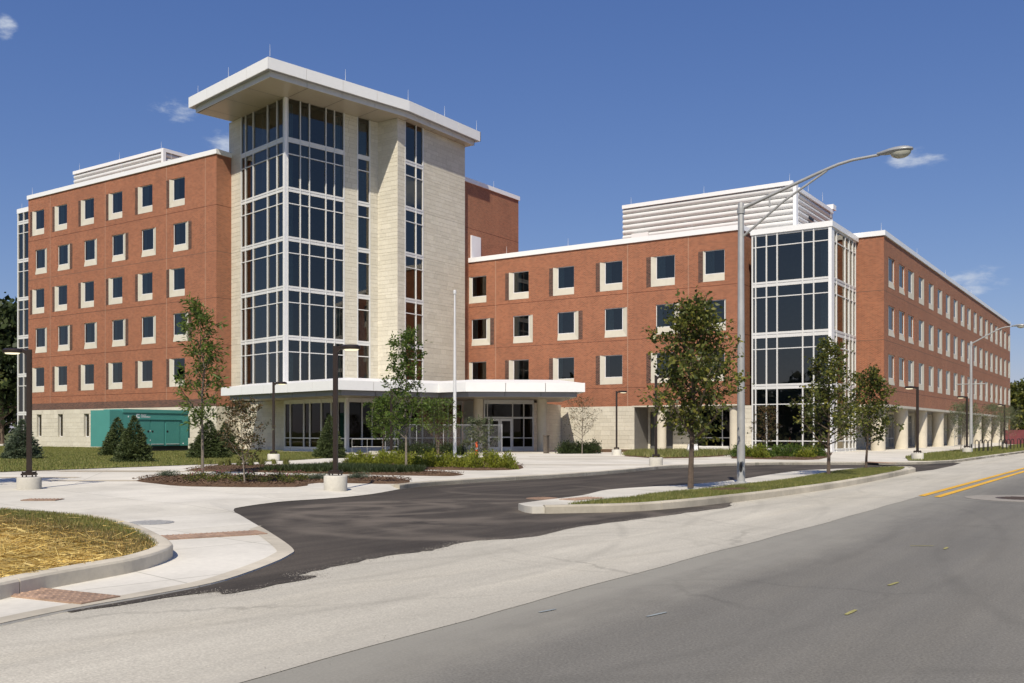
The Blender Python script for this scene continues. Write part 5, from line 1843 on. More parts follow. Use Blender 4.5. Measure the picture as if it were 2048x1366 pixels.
# ---------------- fences, rails, racks
def chain_fence(pts, H, label, z=ZP, mesh=True, step=.11, rails=1):
    root = empty('chain_link_fence', (*pts[0], z)); tag(root, label, 'fence')
    o = Vector(pts[0])
    for i, p in enumerate(pts):
        q = Vector(p) - o
        MB().lathe([(.022, 0), (.022, H), (.01, H + .03)], (q.x, q.y, 0), 8).build('post', 'galvanized', root, True)
    for i in range(len(pts) - 1):
        a, c = Vector(pts[i]) - o, Vector(pts[i + 1]) - o
        for zr in [H - .03] + ([H * .5] if rails > 1 else []) + ([.1] if rails > 2 else []):
            MB().tube([(a.x, a.y, zr), (c.x, c.y, zr)], .02, 6).build('rail', 'galvanized', root)
        if mesh:
            d = c - a; L = d.length; d.normalize(); w = MB(); r = .0035
            k = int((L + H) / step)
            for s in (1, -1):
                for j in range(-int(H / step), int(L / step) + 1):
                    u0, z0 = j * step, .05
                    u1, z1 = u0 + (H - .05), H
                    if s < 0: z0, z1 = H, .05
                    # clip to 0..L
                    t0 = max(0, (0 - u0) / (u1 - u0)); t1 = min(1, (L - u0) / (u1 - u0))
                    if t1 <= t0: continue
                    pa = (u0 + (u1 - u0) * t0, z0 + (z1 - z0) * t0); pb = (u0 + (u1 - u0) * t1, z0 + (z1 - z0) * t1)
                    w.face([(a.x + d.x * pa[0], a.y + d.y * pa[0], pa[1] - r), (a.x + d.x * pb[0], a.y + d.y * pb[0], pb[1] - r), (a.x + d.x * pb[0], a.y + d.y * pb[0], pb[1] + r), (a.x + d.x * pa[0], a.y + d.y * pa[0], pa[1] + r)])
            w.build('wire_mesh', 'galvanized', root)['kind'] = 'stuff'


chain_fence([(-36.4, 41.2), (-35.6, 43.0), (-35.2, 45.0), (-34.3, 46.6), (-33.2, 48.2)], 1.75, 'chain link fence behind the shrubs beside the entrance')
chain_fence([(-15.0, 92.0), (-15.0, 95.4), (-15.0, 98.8), (-15.0, 102.2)], 1.85, 'chain link fence panels between the columns of the colonnade', rails=3)

hr = empty('handrail', (-36.5, 38.6, ZP)); tag(hr, 'white metal handrail in front of the glass corner under the canopy', 'handrail')
for zr in (.5, .92):
    MB().tube([(0, 0, zr), (1.9, 1.6, zr)], .013, 8).build('rail', 'galvanized', hr)
for t in (0, .33, .66, 1):
    MB().tube([(1.9 * t, 1.6 * t, -.02), (1.9 * t, 1.6 * t, .92)], .013, 8).build('post', 'galvanized', hr)


def bike_rack(x, y, ang, label, n=4):
    root = empty('bike_rack', (x, y, ZP), ang); tag(root, label, 'bike rack', 'bike racks on the verge')
    for i in range(n):
        x0 = i * .42
        pts = [(x0, 0, -.02), (x0, 0, .62)] + [(x0 + .16 - .16 * math.cos(t), 0, .62 + .16 * math.sin(t)) for t in np.linspace(.3, math.pi - .3, 6)] + [(x0 + .32, 0, .62), (x0 + .32, 0, -.02)]
        MB().tube(pts, .026, 8).build('hoop', 'black_metal', root, True)
    MB().box(-.05, -.03, -.01, (n - 1) * .42 + .37, .03, .025).build('ground_rail', 'black_metal', root)


bike_rack(-9.9, 68.2, R(60), 'black hoop bike rack nearest the far street light')
bike_rack(-9.6, 77.0, R(60), 'black hoop bike rack in the middle of the row, under the willow-like trees')
bike_rack(-9.2, 84.0, R(60), 'black hoop bike rack farthest along the verge by the maroon screen')

bp = empty('timber_post', (-30.9, 49.6, ZP)); tag(bp, 'weathered dark timber post beside the entrance column and hedge', 'post')
MB().box(-.13, -.13, -.1, .13, .13, 1.05).build('post_shaft', 'wood_post', bp)
MB().prism([(-.15, -.15), (.15, -.15), (.15, .15), (-.15, .15)], 1.05, 1.11).build('post_cap', 'wood_post', bp)

ub = empty('utility_box', (-23.3, 54.0, ZP), YAW); tag(ub, 'white tapered utility box among plants behind the island tree', 'utility box')
b = MB(); b.v = [(-.36, -.2, 0), (.36, -.2, 0), (.36, .2, 0), (-.36, .2, 0), (-.26, -.13, .52), (.26, -.13, .52), (.26, .13, .52), (-.26, .13, .52)]
b.f = [(3, 2, 1, 0), (4, 5, 6, 7), (0, 1, 5, 4), (1, 2, 6, 5), (2, 3, 7, 6), (3, 0, 4, 7)]
b.build('cabinet', 'white_metal', ub)
MB().box(-.28, -.15, .52, .28, .15, .56).build('cabinet_lid', 'white_metal', ub)

mk = empty('marker_post', (-27.9, 38.3, ZP)); tag(mk, 'bright orange marker post among the bushes by the entrance', 'marker post')
MB().lathe([(.07, 0), (.07, .62), (.055, .66), (.055, .8), (.02, .83)], n=14).build('marker_tube', 'orange_plastic', mk, True)
MB().lathe([(.074, .45), (.074, .53)], n=14).build('reflective_band', 'white_decal', mk, True)

sl = empty('bench_block', (-34.3, 38.3, ZP), YAW); tag(sl, 'low pale concrete bench block behind the yellow shrubs', 'bench')
MB().box(-.5, -.2, .12, .5, .2, .3).build('seat', 'lamp_base_concrete', sl)
for s in (-.38, .38):
    MB().box(s - .08, -.16, -.02, s + .08, .16, .12).build('leg', 'lamp_base_concrete', sl)

# maroon screened fence, parked cars and a tan building beyond the right wing
fr = empty('screened_fence', (-13.4, 112, 0)); tag(fr, 'maroon fabric screened construction fence at the far right', 'fence')
for i in range(6):
    b = MB(); n = 8
    for q in range(n):
        x0, x1 = i * 3 + 3 * q / n, i * 3 + 3 * (q + 1) / n
        b.face([(x0, .05 * math.sin(x0 * 3), .1), (x1, .05 * math.sin(x1 * 3), .1), (x1, .04 * math.sin(x1 * 2.3), 1.62), (x0, .04 * math.sin(x0 * 2.3), 1.62)])
    b.build('fabric_panel', 'maroon_fabric', fr)
for i in range(7):
    MB().lathe([(.04, -.05), (.04, 1.75)], (i * 3, .06, 0), 8).build('post', 'galvanized', fr, True)


def car(x, y, ang, paint, label):
    root = empty('parked_car', (x, y, 0), ang); tag(root, label, 'car', 'cars parked beyond the fence')
    side = [(-2.1, .35), (-2.15, .75), (-1.9, .95), (-1.1, 1.0), (-.55, 1.42), (.85, 1.45), (1.55, 1.02), (2.05, .92), (2.15, .6), (2.1, .35)]
    b = MB(); n = len(side)
    for s, w in ((-1, .86), (1, .86)):
        b.v += [(px_, s * (w if pz < 1.1 else .68), pz) for px_, pz in side]
    b.f = [tuple(range(n)), tuple(reversed(range(n, 2 * n)))] + [(i, n + i, n + (i + 1) % n, (i + 1) % n) for i in range(n)]
    b.build('body', paint, root)
    g = MB()
    g.face([(-1.02, -.7, 1.05), (-1.02, .7, 1.05), (-.58, .62, 1.40), (-.58, -.62, 1.40)]); g.face([(1.48, -.7, 1.06), (.88, -.62, 1.43), (.88, .62, 1.43), (1.48, .7, 1.06)])
    g.v = [(vx + (-.02 if vx < 0 else .02), vy, vz + .015) for vx, vy, vz in g.v]
    g.build('windscreen', 'car_glass', root)
    for s in (-1, 1):
        q = MB(); q.face([(-.9, s * .80, 1.06), (1.35, s * .80, 1.06), (.8, s * .72, 1.38), (-.5, s * .72, 1.38)]); q.build('side_window', 'car_glass', root)
    for wx in (-1.35, 1.35):
        for s in (-1, 1):
            w = MB(); w.tube([(wx, s * .72, .33), (wx, s * .9, .33)], .33, 16); w.build('wheel', 'rubber', root, True)


car(-21.5, 157, R(70), 'car_silver', 'silver parked car glimpsed above the maroon fence, leftmost')
car(-18.3, 158, R(75), 'car_blue', 'blue parked car glimpsed above the maroon fence')
car(-15.3, 158.5, R(72), 'car_white', 'white parked car glimpsed above the maroon fence, rightmost')
sheet('parking_lot', [(-34, 150), (-9.5, 150), (-9.5, 175), (-34, 175)], ZP + .01, 'old_asphalt')

fb = empty('tan_building', (-38, 318, 0)); tag(fb, 'distant tan brick building with a flat roofed penthouse above the far trees', 'building')
MB().box(-16, 0, 0, 16, 14, 11.3).build('wall', 'tan_brick', fb)
MB().box(-.5, 2, 11.3, 5, 8, 13.2).build('penthouse', 'tan_brick', fb)
MB().box(-16.2, -.2, 11.3, 16.2, .4, 11.55).build('cornice', 'precast', fb)
for i in range(10):
    for j in range(3):
        MB().box(-14.6 + i * 3.1, -.06, 1.2 + j * 3.5, -13.0 + i * 3.1, .02, 3.0 + j * 3.5).build('window', 'car_glass', fb)
# ================================================================== vegetation
def leaf_quads(c, a, length, width, rng, droop=.25):
    """diamond leaves: centres c (N,3), axis directions a (N,3) -> verts, faces"""
    n = len(c)
    a = a / np.linalg.norm(a, axis=1, keepdims=True)
    r = rng.normal(size=(n, 3))
    b = np.cross(a, r); b /= np.linalg.norm(b, axis=1, keepdims=True) + 1e-9
    nn = np.cross(a, b)
    k_ = rng.uniform(.45, 1.4, (n, 1)); L = length * k_ * rng.uniform(.85, 1.15, (n, 1)); W = width * k_ * rng.uniform(.85, 1.15, (n, 1))
    v = np.empty((n, 4, 3))
    v[:, 0] = c
    v[:, 1] = c + a * L * .45 + b * W * .5 + nn * W * .12
    v[:, 2] = c + a * L - nn * L * droop * .3
    v[:, 3] = c + a * L * .45 - b * W * .5 + nn * W * .12
    f = np.arange(n * 4).reshape(n, 4)
    return v.reshape(-1, 3), f


def grow_tree(seed, H, rx, z0, n_limb, n_leaf, leaf_l, leaf_w, r0, prof, upright=.9, spread=.12, wander=.02, twigs=6, stems=1, cl=.10):
    rng = np.random.default_rng(seed)
    wood = MB()
    tips = []
    wts = []
    for st in range(stems):
        lean = rng.normal(0, .04 + .05 * (stems > 1), 2)
        off = rng.normal(0, .05, 2) if stems > 1 else np.zeros(2)
        n = 9
        tp = []
        for i in range(n):
            t = i / (n - 1)
            w = wander * H * t
            tp.append(np.array([off[0] + lean[0] * H * t + rng.normal(0, w * .35), off[1] + lean[1] * H * t + rng.normal(0, w * .35), H * .97 * t]))
        wood.tube([tuple(p) for p in tp], [max(.004, r0 * (1 - .93 * (i / (n - 1)) ** .85)) for i in range(n)], 7)
        def at(z):
            q = min(max(z / (H * .97), 0), .999) * (n - 1); i = int(q); f = q - i
            return tp[i] * (1 - f) + tp[i + 1] * f
        ga = rng.uniform(0, 6.28)
        for k in range(n_limb):
            t = (k + .5) / n_limb
            zb = z0 * .85 + (H * .93 - z0 * .85) * t ** 1.05
            p0 = at(zb)
            an = ga + k * 2.399 + rng.normal(0, .25)
            zc = min(zb + (H - zb) * .35, H)
            rad = rx * prof((zc - z0) / (H - z0)) * rng.uniform(.75, 1.15)
            out = np.array([math.cos(an), math.sin(an), 0])
            up = rad * upright * rng.uniform(.7, 1.3)
            p3 = p0 + out * rad + np.array([0, 0, up])
            if p3[2] > H: p3[2] = H - rng.uniform(0, .05) * H
            p1 = p0 + out * rad * .4 + np.array([0, 0, up * .28]); p2 = p0 + out * rad * .75 + np.array([0, 0, up * .65])
            rl = max(.006, r0 * .42 * (1 - t * .75))
            wood.tube([tuple(p0), tuple(p1), tuple(p2), tuple(p3)], [rl, rl * .75, rl * .5, .003], 5, False)
            for j in range(twigs):
                s = rng.uniform(.25, 1.0)
                q0 = p0 * (1 - s) ** 2 + 2 * s * (1 - s) * p1 + s * s * p3 if False else (p0 + (p1 - p0) * min(1, s * 2.2) if s < .45 else p1 + (p3 - p1) * ((s - .45) / .55))
                dv = rng.normal(0, 1, 3) * np.array([1, 1, .7]) + out * .6 + np.array([0, 0, .5])
                dv /= np.linalg.norm(dv)
                tl_ = rx * rng.uniform(.18, .42)
                q1 = q0 + dv * tl_
                if q1[2] > H: q1[2] = H
                wood.tube([tuple(q0), tuple((q0 + q1) / 2 + rng.normal(0, .01, 3)), tuple(q1)], [max(.003, rl * .35), .003, .0015], 3, False)
                tips.append((q0, q1)); wts.append(tl_)
        for j in range(6):
            q0 = at(H * rng.uniform(.85, .97)); q1 = q0 + np.array([rng.normal(0, rx * .15), rng.normal(0, rx * .15), H * .05]); tips.append((q0, q1)); wts.append(rx * .25)
    w = np.array(wts); w /= w.sum()
    idx = rng.choice(len(tips), n_leaf, p=w)
    q0 = np.array([t[0] for t in tips])[idx]; q1 = np.array([t[1] for t in tips])[idx]
    s = rng.uniform(.15, 1.1, (n_leaf, 1)) ** .8
    c = q0 + (q1 - q0) * s + rng.normal(0, cl * rx * .7, (n_leaf, 3))
    a = (q1 - q0) / (np.linalg.norm(q1 - q0, axis=1, keepdims=True) + 1e-6) + rng.normal(0, .8, (n_leaf, 3)) + np.array([0, 0, -.35])
    v, f = leaf_quads(c, a, leaf_l, leaf_w, rng)
    return wood, v, f


ovate = lambda t: max(.06, math.sin(min(1, max(0, t * .92 + .10)) ** .8 * math.pi) ** .75)
egg = lambda t: max(.08, math.sin(min(1, max(0, t * .9 + .1)) ** .62 * math.pi) ** .8)
narrow = lambda t: max(.12, (1 - max(0, t)) ** .55)
roundp = lambda t: max(.2, math.sin(min(1, max(0, t * .9 + .12)) * math.pi) ** .6)


def tree(x, y, z, seed, label, name='young_tree', leaf='leaf_mid', bark='bark', group=None, **kw):
    wood, v, f = grow_tree(seed, **kw)
    root = empty(name, (x, y, z)); tag(root, label, 'tree', group)
    wood.build('trunk', bark, root, True)
    me = np_mesh('crown', v, f, leaf)
    link('crown', me, root)
    return root


tree(-8.96, 20.66, .15, 11, 'full leafy young tree on the island in a mulch ring, left of the street light', leaf='leaf_mid', H=4.42, rx=1.15, z0=1.25, n_limb=36, n_leaf=7600, leaf_l=.10, leaf_w=.062, r0=.075, prof=egg, upright=.75, twigs=10)
tree(-8.22, 29.14, .15, 12, 'dark leafy young tree on the island just right of the street light', leaf='leaf_mid', H=4.05, rx=1.0, z0=.9, n_limb=26, n_leaf=4300, leaf_l=.10, leaf_w=.062, r0=.06, prof=ovate, upright=.75, twigs=8)
tree(-8.46, 34.52, .15, 13, 'smaller leafy tree at the far grassy end of the island', leaf='leaf_mid', H=3.45, rx=.95, z0=.9, n_limb=24, n_leaf=4000, leaf_l=.10, leaf_w=.062, r0=.05, prof=ovate, upright=.75, twigs=8)
tree(-24.28, 19.12, ZP, 14, 'tall sparse young tree with feathery light green leaves at the left of the flower bed', leaf='leaf_light', bark='bark_grey', H=5.35, rx=.98, z0=1.45, n_limb=20, n_leaf=2900, leaf_l=.15, leaf_w=.045, r0=.05, prof=narrow, upright=1.25, twigs=7, wander=.035)
tree(-18.87, 16.13, ZP, 15, 'small multi-branched tree with brownish green leaves among pink flowers', leaf='leaf_brown', bark='bark_grey', H=2.12, rx=.58, z0=.45, n_limb=20, n_leaf=3000, leaf_l=.055, leaf_w=.034, r0=.024, prof=roundp, upright=.9, twigs=8)
tree(-21.33, 25.2, ZP, 16, 'tall narrow bright green young tree before the second stone mass', leaf='leaf_light', bark='bark_grey', H=4.85, rx=.92, z0=1.2, n_limb=24, n_leaf=3400, leaf_l=.13, leaf_w=.05, r0=.045, prof=narrow, upright=1.3, twigs=7, wander=.02)
tree(-33.5, 37.7, ZP, 17, 'rounded green tree in front of the glass corner under the canopy', leaf='leaf_light', H=3.1, rx=.95, z0=.95, n_limb=24, n_leaf=4200, leaf_l=.10, leaf_w=.065, r0=.045, prof=roundp, upright=.8, twigs=8)
tree(-31.1, 39.3, ZP, 18, 'light green two-stemmed tree left of the flagpole', leaf='leaf_light', H=2.95, rx=1.1, z0=1.1, n_limb=16, n_leaf=3000, leaf_l=.10, leaf_w=.05, r0=.035, prof=roundp, upright=.8, twigs=7, stems=2)
tree(-24.7, 34.0, ZP, 19, 'bushy grey green tree in front of the entrance doors', leaf='leaf_grey', H=1.85, rx=.72, z0=.35, n_limb=22, n_leaf=2400, leaf_l=.085, leaf_w=.042, r0=.025, prof=roundp, upright=.9, twigs=7)
tree(-28.4, 49.6, ZP, 20, 'nearly bare twiggy young tree against the stone wall by the hedge', leaf='leaf_brown', bark='bark_grey', H=3.3, rx=1.15, z0=.95, n_limb=24, n_leaf=900, leaf_l=.08, leaf_w=.045, r0=.035, prof=roundp, upright=1.0, twigs=8)
tree(-19.4, 55.7, ZP, 21, 'small reddish green tree before the glass stair box', leaf='leaf_brown', H=2.85, rx=.75, z0=.7, n_limb=20, n_leaf=1900, leaf_l=.085, leaf_w=.05, r0=.03, prof=roundp, upright=.9, twigs=7)
tree(-23.4, 55.2, ZP, 22, 'small dark green tree beside the white utility box', leaf='leaf_dark', H=1.95, rx=.75, z0=.4, n_limb=18, n_leaf=1800, leaf_l=.09, leaf_w=.05, r0=.03, prof=roundp, upright=.8, twigs=7)
for i, (x, y, h, rx, lb) in enumerate(((-10.7, 67.8, 3.0, .9, 'thin grey green tree right beside the far street light pole'), (-11.4, 74.0, 3.3, 1.1, 'thin grey green tree behind the middle bike rack, first of the pair'), (-10.4, 79.0, 3.3, 1.2, 'thin grey green tree behind the middle bike rack, second of the pair'), (-10.9, 89.0, 3.5, 1.3, 'thin grey green tree farthest along the colonnade'), (-11.2, 96, 3.4, 1.2, 'thin grey green tree at the far end of the verge'))):
    tree(x, y, ZP, 30 + i, lb, leaf='leaf_grey', bark='bark_grey', group='thin trees along the colonnade', H=h, rx=rx, z0=.8, n_limb=22, n_leaf=2300, leaf_l=.11, leaf_w=.03, r0=.03, prof=roundp, upright=1.1, twigs=8)
# a young tree just left of the view: its shade lies on the paving by the first lamp
tree(-24.6, 11.2, .1, 41, 'young tree outside the left edge shading the paving by the first lamp', leaf='leaf_mid', H=4.6, rx=1.35, z0=1.2, n_limb=26, n_leaf=6000, leaf_l=.12, leaf_w=.075, r0=.06, prof=ovate, upright=.75, twigs=8)

# large background trees
for i, (x, y, h, rx, lb, lf) in enumerate(((-103, 55, 14.5, 6.2, 'large dark tree beyond the left end of the building, nearest the wall', 'leaf_dark'), (-112, 50, 15.5, 6.5, 'large dark tree at the left edge behind the lamp', 'leaf_dark'), (-108, 62, 15, 6.5, 'large dark tree farther behind the left end of the building', 'leaf_dark'),
                                           (-18.8, 186, 9.2, 4.2, 'bushy dark green tree beyond the cars, next to the building corner', 'leaf_mid'), (-10, 190, 8.2, 4.0, 'bushy green tree beyond the cars at the right edge', 'leaf_mid'), (-27, 196, 9.5, 4.2, 'bushy tree behind the far corner of the right wing', 'leaf_mid'))):
    tree(x, y, 0, 50 + i, lb, name='shade_tree', leaf=lf, group='large trees in the distance', H=h, rx=rx, z0=1.6, n_limb=34, n_leaf=9000, leaf_l=.62, leaf_w=.42, r0=.3, prof=roundp, upright=.6, twigs=9, cl=.16)

# wood across the street behind the viewer: only its reflection darkens the lower windows
rng = np.random.default_rng(77)
cs = []
for k in range(26):
    cx, cy_ = -190 + k * 8.5 + rng.normal(0, 2), -38 + rng.normal(0, 6)
    n = 900
    p = rng.normal(size=(n, 3)); p /= np.linalg.norm(p, axis=1, keepdims=True); p *= rng.uniform(.55, 1.0, (n, 1))
    hh = rng.uniform(9, 13)
    cs.append(p * np.array([5.5, 5, hh * .5]) + np.array([cx, cy_, hh * .52]))
cs = np.concatenate(cs)
v, f = leaf_quads(cs, rng.normal(size=cs.shape), 1.5, 1.1, rng)
tag(link('far_wood', np_mesh('far_wood', v, f, 'leaf_dark')), kind='stuff')


# ---------------- spruces
def spruce_mesh(seed, mat):
    rng = np.random.default_rng(seed)
    C, A = [], []
    nlev = 26
    for k in range(nlev):
        t = k / (nlev - 1)
        z = .04 + .92 * t
        r = .47 * (1 - t) ** .82 * rng.uniform(.9, 1.08) + .012
        nb = max(5, int(16 * (1 - t) + 4))
        a0 = rng.uniform(0, 6.28)
        for j in range(nb):
            an = a0 + 6.283 * j / nb + rng.normal(0, .12)
            rr = r * rng.uniform(.78, 1.12)
            d = np.array([math.cos(an), math.sin(an), 0]); side = np.array([-d[1], d[0], 0])
            m = max(5, int(26 * rr / .47))
            s = rng.uniform(.3, 1, m) ** .7
            w = (1 - s) * .35 + .10
            lat = rng.normal(0, 1, m) * w * rr * .75
            zz = z - .06 * s * (1 - t) + .05 * s * s + rng.normal(0, .008, m)
            c = d[None] * (rr * s)[:, None] + side[None] * lat[:, None]
            c[:, 2] = zz
            C.append(c)
            A.append(d[None] * .9 + side[None] * np.sign(lat)[:, None] * .55 + rng.normal(0, .3, (m, 3)) + np.array([0, 0, .12]))
    top = np.stack([rng.normal(0, .006, 30), rng.normal(0, .006, 30), rng.uniform(.92, .99, 30)], 1)
    C.append(top); A.append(rng.normal(0, .3, (30, 3)) + np.array([0, 0, 1]))
    C = np.concatenate(C); A = np.concatenate(A)
    k = 5
    C = np.repeat(C, k, 0) + rng.normal(0, .008, (len(C) * k, 3)); A = np.repeat(A, k, 0) + rng.normal(0, .35, (len(A) * k, 3))
    v, f = leaf_quads(C, A, .058, .014, rng, .1)
    return np_mesh('needles', v, f, mat)


sp = [spruce_mesh(1, 'spruce_needle'), spruce_mesh(2, 'spruce_needle'), spruce_mesh(3, 'spruce_blue')]
tk = MB().lathe([(.02, -.02), (.012, .5), (.003, .95)], n=7).mesh('trunk', 'bark')
for (x, y, h, w, m, lb) in ((-45.0, 25.0, 1.85, 1.9, 2, 'bluish spruce behind the leftmost lamp'), (-36.4, 25.1, 1.95, 1.75, 0, 'dense green spruce in front of the generator, the nearer of two'), (-46.7, 31.2, 2.05, 1.9, 1, 'green spruce directly behind another before the generator'),
                            (-38.86, 30.98, 1.85, 2.2, 1, 'wide dark spruce right of the generator'), (-42.7, 35.1, 1.8, 1.9, 0, 'dark spruce half hidden by its wider neighbour right of the generator'), (-34.6, 35.0, 2.1, 1.65, 1, 'single spruce before the glass room under the canopy')):
    root = empty('spruce', (x, y, ZP), (x * 7) % 6.28); tag(root, lb, 'tree', 'young spruces on the lawn')
    o = link('foliage', sp[m], root); o.scale = (w, w, h)
    o = link('trunk', tk, root); o.scale = (w, w, h)


# ---------------- shrubs
def shrub_mesh(seed, mat, n, ll, lw, upright=.9, flat=1.0):
    rng = np.random.default_rng(seed)
    k = 26
    cl = rng.normal(size=(k, 3)); cl /= np.linalg.norm(cl, axis=1, keepdims=True)
    cl *= rng.uniform(.35, .8, (k, 1)); cl[:, 2] = np.abs(cl[:, 2])
    idx = rng.integers(0, k, n)
    p = cl[idx] + rng.normal(0, .17, (n, 3))
    p[:, 2] = np.abs(p[:, 2]) * flat
    a = p * .7 + rng.normal(0, .45, (n, 3)) + np.array([0, 0, upright])
    v, f = leaf_quads(p * np.array([.5, .5, .62]), a, ll, lw, rng)
    return np_mesh('leaves', v, f, mat)


def stems_mesh(seed):
    rg = random.Random(seed); b = MB()
    for i in range(9):
        a = rg.uniform(0, 6.28); r = rg.uniform(.1, .36)
        b.tube([(0, 0, -.02), (math.cos(a) * r * .4, math.sin(a) * r * .4, .2), (math.cos(a) * r, math.sin(a) * r, .5)], [.012, .009, .004], 4, False)
    return b.mesh('stems', 'bark')


stems = stems_mesh(1)
sh_y = [shrub_mesh(60 + i, 'leaf_yellow', 1500, .085, .042) for i in range(3)]
sh_d = [shrub_mesh(70 + i, 'leaf_dark', 1300, .07, .045, .4) for i in range(2)]
sh_g = [shrub_mesh(80 + i, 'leaf_light', 1500, .08, .045, .6) for i in range(2)]
rg = random.Random(4)


def shrub(x, y, meshes, w, h, label, group, cat='shrub'):
    root = empty('shrub', (x, y, ZP), rg.uniform(0, 6.28)); tag(root, label, cat, group)
    s = rg.uniform(.9, 1.12)
    o = link('leaves', rg.choice(meshes), root); o.scale = (w * s, w * s, h * rg.uniform(.9, 1.12))
    o = link('stems', stems, root); o.scale = (w, w, h)


ORD = ['first', 'second', 'third', 'fourth', 'fifth', 'sixth', 'seventh', 'eighth', 'ninth', 'tenth', 'eleventh', 'twelfth', 'thirteenth', 'fourteenth', 'fifteenth']


def cam_pt(px, d):
    """ground point at lateral offset for a distance along the view (plan only)"""
    lat = (px - 1024) / 1924.5 * d
    return (math.cos(YAW) * lat - math.sin(YAW) * d, math.sin(YAW) * lat + math.cos(YAW) * d)


for k, px in enumerate(range(708, 990, 31)):
    x, y = cam_pt(px + rg.uniform(-6, 6), 36.2 + rg.uniform(-.7, .7) - (px - 700) * .006)
    shrub(x, y, sh_y, .85, .82, 'yellow green shrub, %s from the left in the front row before the flagpole' % ORD[k], 'yellow green shrubs before the flagpole')
for k, px in enumerate(range(722, 990, 36)):
    x, y = cam_pt(px + rg.uniform(-8, 8), 39.5 + rg.uniform(-.8, .8))
    shrub(x, y, sh_y, .9, .85, 'yellow green shrub, %s from the left in the back row before the flagpole' % ORD[k], 'yellow green shrubs before the flagpole')
x, y = cam_pt(1016, 33.8); shrub(x, y, sh_y, .85, .85, 'lone yellow green shrub at the right tip of the shrub bed', None)
for k, px in enumerate(sorted(list(range(1478, 1645, 26)) + [1492, 1520, 1548, 1575, 1604, 1625])):
    x, y = cam_pt(px + rg.uniform(-4, 4), rg.uniform(47.0, 51.0))
    shrub(x, y, sh_y if rg.random() < .5 else sh_g, 1.15, 1.05, 'bright green shrub, %s from the left at the foot of the glass stair box' % ORD[k], 'shrubs at the foot of the glass box')
for k, px in enumerate(range(1126, 1196, 12)):
    x, y = cam_pt(px, 58 + rg.uniform(-.5, .5)); shrub(x, y, sh_d, 1.1, 1.3, 'dark green hedge shrub, %s from the left beside the entrance wall' % ORD[k], 'dark hedge right of the entrance')
for k, px in enumerate((792, 812, 832, 852, 868, 890, 905, 922)):
    x, y = cam_pt(px, 54 + rg.uniform(-.6, .6)); shrub(x, y, sh_d, .9, 1.15, 'dark green shrub, %s from the left behind the chain link fence' % ORD[k], 'dark shrubs behind the fence')

# ---------------- ornamental grasses, junipers, coneflowers
def tuft_mesh(seed, n, h, spread, w, mat):
    rng = np.random.default_rng(seed)
    an = rng.uniform(0, 6.28, n); r = rng.uniform(0, .13, n); ln = np.abs(rng.normal(0, .6, n)) * spread; a2 = rng.uniform(0, 6.28, n)
    hh = h * rng.uniform(.6, 1.1, n)
    b0 = np.stack([np.cos(an) * r, np.sin(an) * r, np.zeros(n)], 1)
    tip = b0 + np.stack([np.cos(a2) * ln, np.sin(a2) * ln, hh * (1 - .8 * r / .13 * rng.uniform(0, 1, n))], 1)
    mid = b0 + (tip - b0) * np.array([.35, .35, .65])
    sd = np.stack([-np.sin(an), np.cos(an), np.zeros(n)], 1) * w
    v = np.stack([b0 - sd, b0 + sd, mid + sd * .7, tip, mid - sd * .7], 1).reshape(-1, 3)
    f = np.arange(n * 5).reshape(n, 5)
    return np_mesh('blades', v, f, mat)


tuft = [tuft_mesh(90 + i, 360, .30, .16, .005, 'grass_blade') for i in range(2)]
for k, px in enumerate((400, 418, 442, 456, 478, 502, 524, 548, 572, 650, 668, 690)):
    x, y = cam_pt(px, 37.0 + rg.uniform(-1.2, 1.0) if px < 600 else 34.5)
    root = link('ornamental_grass', rg.choice(tuft)); root.location = (x, y, ZP + .05); s = rg.uniform(.7, 1.15); root.scale = (s, s, s); root.rotation_euler = (0, 0, rg.uniform(0, 6))
    tag(root, 'grey green ornamental grass clump, %s from the left along the back bed' % ORD[k], 'grass clump', 'ornamental grass clumps')
jun = shrub_mesh(95, 'spruce_blue', 1500, .07, .02, .5, .8)
for px, d, lb in ((335, 27.6, 'low bluish juniper clump left of the flower bed'), (637, 25.8, 'low bluish juniper clump left of the tall lamp foot'), (717, 26.4, 'low bluish juniper clump right of the tall lamp foot')):
    x, y = cam_pt(px, d)
    root = link('juniper_clump', jun); root.location = (x, y, ZP + .04); root.scale = (.75, .75, .40); tag(root, lb, 'juniper', 'juniper clumps')


def flower_plant():
    rng = np.random.default_rng(5)
    root = empty('coneflower')
    n = 260
    p = rng.normal(0, 1, (n, 3)) * np.array([.13, .13, .08]) + np.array([0, 0, .13]); p[:, 2] = np.abs(p[:, 2])
    v, f = leaf_quads(p, p * np.array([2, 2, .5]) + rng.normal(0, .2, (n, 3)), .085, .03, rng)
    link('leaves', np_mesh('leaves', v, f, 'leaf_mid'), root)
    st = MB()
    heads = []
    for i in range(5):
        a = rng.uniform(0, 6.28); r = rng.uniform(.03, .2); h = rng.uniform(.26, .40)
        q = (math.cos(a) * r, math.sin(a) * r, h); heads.append(q)
        st.tube([(math.cos(a) * r * .3, math.sin(a) * r * .3, .05), q], .004, 3, False)
    st.build('stems', 'leaf_dark', root)
    for q in heads:
        fl = MB()
        for k in range(8):
            a = k * math.pi / 4
            fl.face([(q[0], q[1], q[2] + .004), (q[0] + .022 * math.cos(a - .25), q[1] + .022 * math.sin(a - .25), q[2] - .006), (q[0] + .034 * math.cos(a), q[1] + .034 * math.sin(a), q[2] - .018), (q[0] + .022 * math.cos(a + .25), q[1] + .022 * math.sin(a + .25), q[2] - .006)])
        fl.lathe([(.02, 0), (.017, .014), (.006, .022)], q, 6)
        fl.build('bloom', 'petal', root)
    return root


